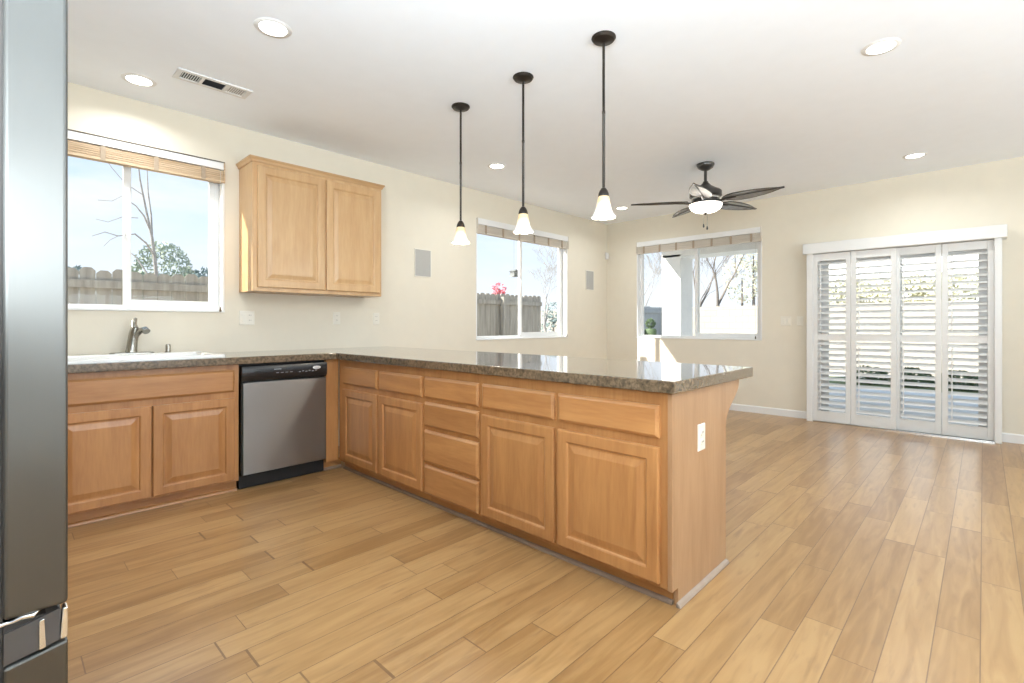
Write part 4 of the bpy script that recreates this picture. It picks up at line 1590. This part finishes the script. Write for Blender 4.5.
p = at(540, 300, Y=7.5)
bare_tree('bare_tree', (p.x + .6, p.y, GZ), 4.2, (-.25, 0, 1), 11, 'bark_pale', 'pale leafless tree with a wide tangled crown outside the middle window', 'leafless trees in the yard', levels=7, r0=.10, spread=.75)
p = at(648, 300, X=11.5)
bare_tree('bare_tree', (p.x, p.y, GZ), 4.6, (0, .2, 1), 23, 'bark_pale', 'leafless tree above the blue-grey shaded fence, left of the white patio pillar', 'leafless trees in the yard', levels=7, r0=.10, spread=.7)
p = at(713, 300, X=11.2)
bare_tree('bare_tree', (p.x, p.y, GZ), 6.6, (.0, -.22, 1), 5, 'bark', 'dark leafless tree with two leaning trunks behind the block wall', 'leafless trees in the yard', levels=7, r0=.13, spread=.55)
p = at(702, 300, X=11.0)
bare_tree('bare_tree', (p.x, p.y, GZ), 5.8, (.0, .05, 1), 8, 'bark', 'thinner dark leafless tree next to the window divider, behind the block wall', 'leafless trees in the yard', levels=7, r0=.10, spread=.5)

A = at(163, 268, Y=9.5)
crown('leafy_tree', [(A.x, 9.5, 2.15, .62, .6, .95), (A.x - .42, 9.5, 1.55, .5, .6, .8), (A.x + .45, 9.4, 1.7, .45, .6, .8)], 3200, .06, 'leaf_sage',
      'round sage-green tree behind the fence, in the right half of sink window', 'tree', 3)
A = at(206, 270, Y=8.0)
crown('leafy_tree', [(A.x, 8.0, 1.75, .42, .5, .62), (A.x + .40, 8.0, 1.6, .35, .5, .6), (A.x - .30, 8.0, 1.4, .32, .5, .5)], 2400, .055, 'leaf_blue',
      'dark blue-green bushy tree behind the fence, at right edge of sink window', 'tree', 4)
A = at(76, 280, Y=8.2)
crown('leafy_tree', [(A.x, 8.2, 1.7, .40, .5, .55), (A.x - .6, 8.2, 1.7, .5, .5, .6), (A.x + .62, 8.2, 1.6, .3, .5, .5)], 2000, .055, 'leaf_blue',
      'blue-green bush peeking over the fence in the left half of sink window', 'bush', 6)
A = at(499, 288, Y=3.5)
crown('red_shrub', [(A.x, 3.5, A.z - .02, .17, .14, .13), (A.x, 3.5, A.z - .30, .22, .16, .28)], 380, .045, 'leaf_red', 'small red-leaved shrub topping the fence outside the middle window', 'shrub', 9)
A = at(553, 309, Y=8.0)
crown('leafy_shrub', [(A.x, 8.0, A.z - .2, .5, .4, .5), (A.x, 8.0, A.z - .7, .6, .5, .6)], 700, .07, 'leaf_blue', 'blue-green shrub beyond the fence end, right side of middle window', 'shrub', 12)
A = at(742, 278, X=12.5)
crown('leafy_tree', [(A.x, A.y, A.z, .7, .7, 1.0), (A.x, A.y - .4, A.z + .8, .6, .5, .6)], 700, .075, 'leaf_yellow', 'thin yellow-green tree behind the block wall, right side of far window', 'tree', 14)
for i, (px, w_) in enumerate(((832, 1.3), (880, 1.5), (925, 1.2), (975, 1.4))):
    A = at(px, 280, X=11.2)
    crown('leafy_tree', [(A.x, A.y, 2.05, .7, w_, .55)], 1500, .075, 'leaf_yellow',
          ('yellow-green treetop seen through the first shutter panel', 'yellow-green treetop seen through the second shutter panel',
           'yellow-green treetop seen through the third shutter panel', 'yellow-green treetop seen through the rightmost shutter panel')[i], 'tree', 20 + i, 'yellow-green trees behind the block wall')
for i, (px, yy) in enumerate(((868, 0), (912, 0), (960, 0))):
    A = at(px, 385, X=6.2)
    crown('garden_shrub', [(6.2, A.y, GZ + .16, .3, .36, .22)], 700, .045, 'leaf_dark',
          ('low dark green shrub seen through the lower second shutter panel', 'low dark green shrub seen through the lower third shutter panel',
           'low dark green shrub seen through the lower rightmost shutter panel')[i], 'shrub', 30 + i, 'low shrubs along the lawn')

# potted ball topiary on a pedestal, beyond the far window
A = at(650.5, 330, X=7.5)
tp = thing('topiary_urn', (A.x, A.y, GZ), 'dark ball topiary in an urn on a pedestal outside the far window', 'planter')
MB().lathe((A.x, A.y), [(0, GZ), (.26, GZ), (.26, GZ + .06), (.20, GZ + .10), (.19, GZ + .62), (.25, GZ + .68), (.25, GZ + .74), (0, GZ + .74)], 20).build('pedestal', 'terracotta', tp, smooth=40)
MB().lathe((A.x, A.y), [(0, GZ + .74), (.10, GZ + .74), (.09, GZ + .78), (.18, GZ + .90), (.19, GZ + 1.08), (.15, GZ + 1.14), (0, GZ + 1.12)], 20).build('urn', 'leaf_dark', tp, smooth=40)
m = MB()
rnd = random.Random(2)
for _ in range(420):
    q = Vector((rnd.gauss(0, 1), rnd.gauss(0, 1), rnd.gauss(0, 1))).normalized() * .15 * rnd.uniform(.7, 1.05)
    c = Vector((A.x, A.y, GZ + 1.30)) + q
    a_ = Vector((rnd.gauss(0, 1), rnd.gauss(0, 1), rnd.gauss(0, 1))).normalized() * .03
    b2 = a_.orthogonal().normalized() * .02
    m.face([m.v(*(c - a_)), m.v(*(c + b2)), m.v(*(c + a_)), m.v(*(c - b2))])
m.build('foliage', 'leaf_dark', tp, recalc=False)

# bird feeder hung from the eave outside the middle window
A = at(514, 274, Y=.30)
bf = thing('bird_feeder', (A.x, A.y, A.z), 'small grey bird feeder hanging outside the middle window, left of its divider', 'bird feeder')
box(A.x - .040, A.y - .040, A.z - .040, A.x + .040, A.y + .040, A.z + .030).build('hopper', 'feeder_wood', bf, bevel=.003)
MB().prism([(-.055, .030), (.055, .030), (0, .062)], lambda u_, w_, tt: (A.x + u_, A.y + tt, A.z + w_), -.05, .05).build('roof', 'feeder_wood', bf)
MB().tube([(A.x, A.y, A.z + .055), (A.x, A.y, 2.622)], .0015, 5).build('hanging_wire', 'grey_print', bf)
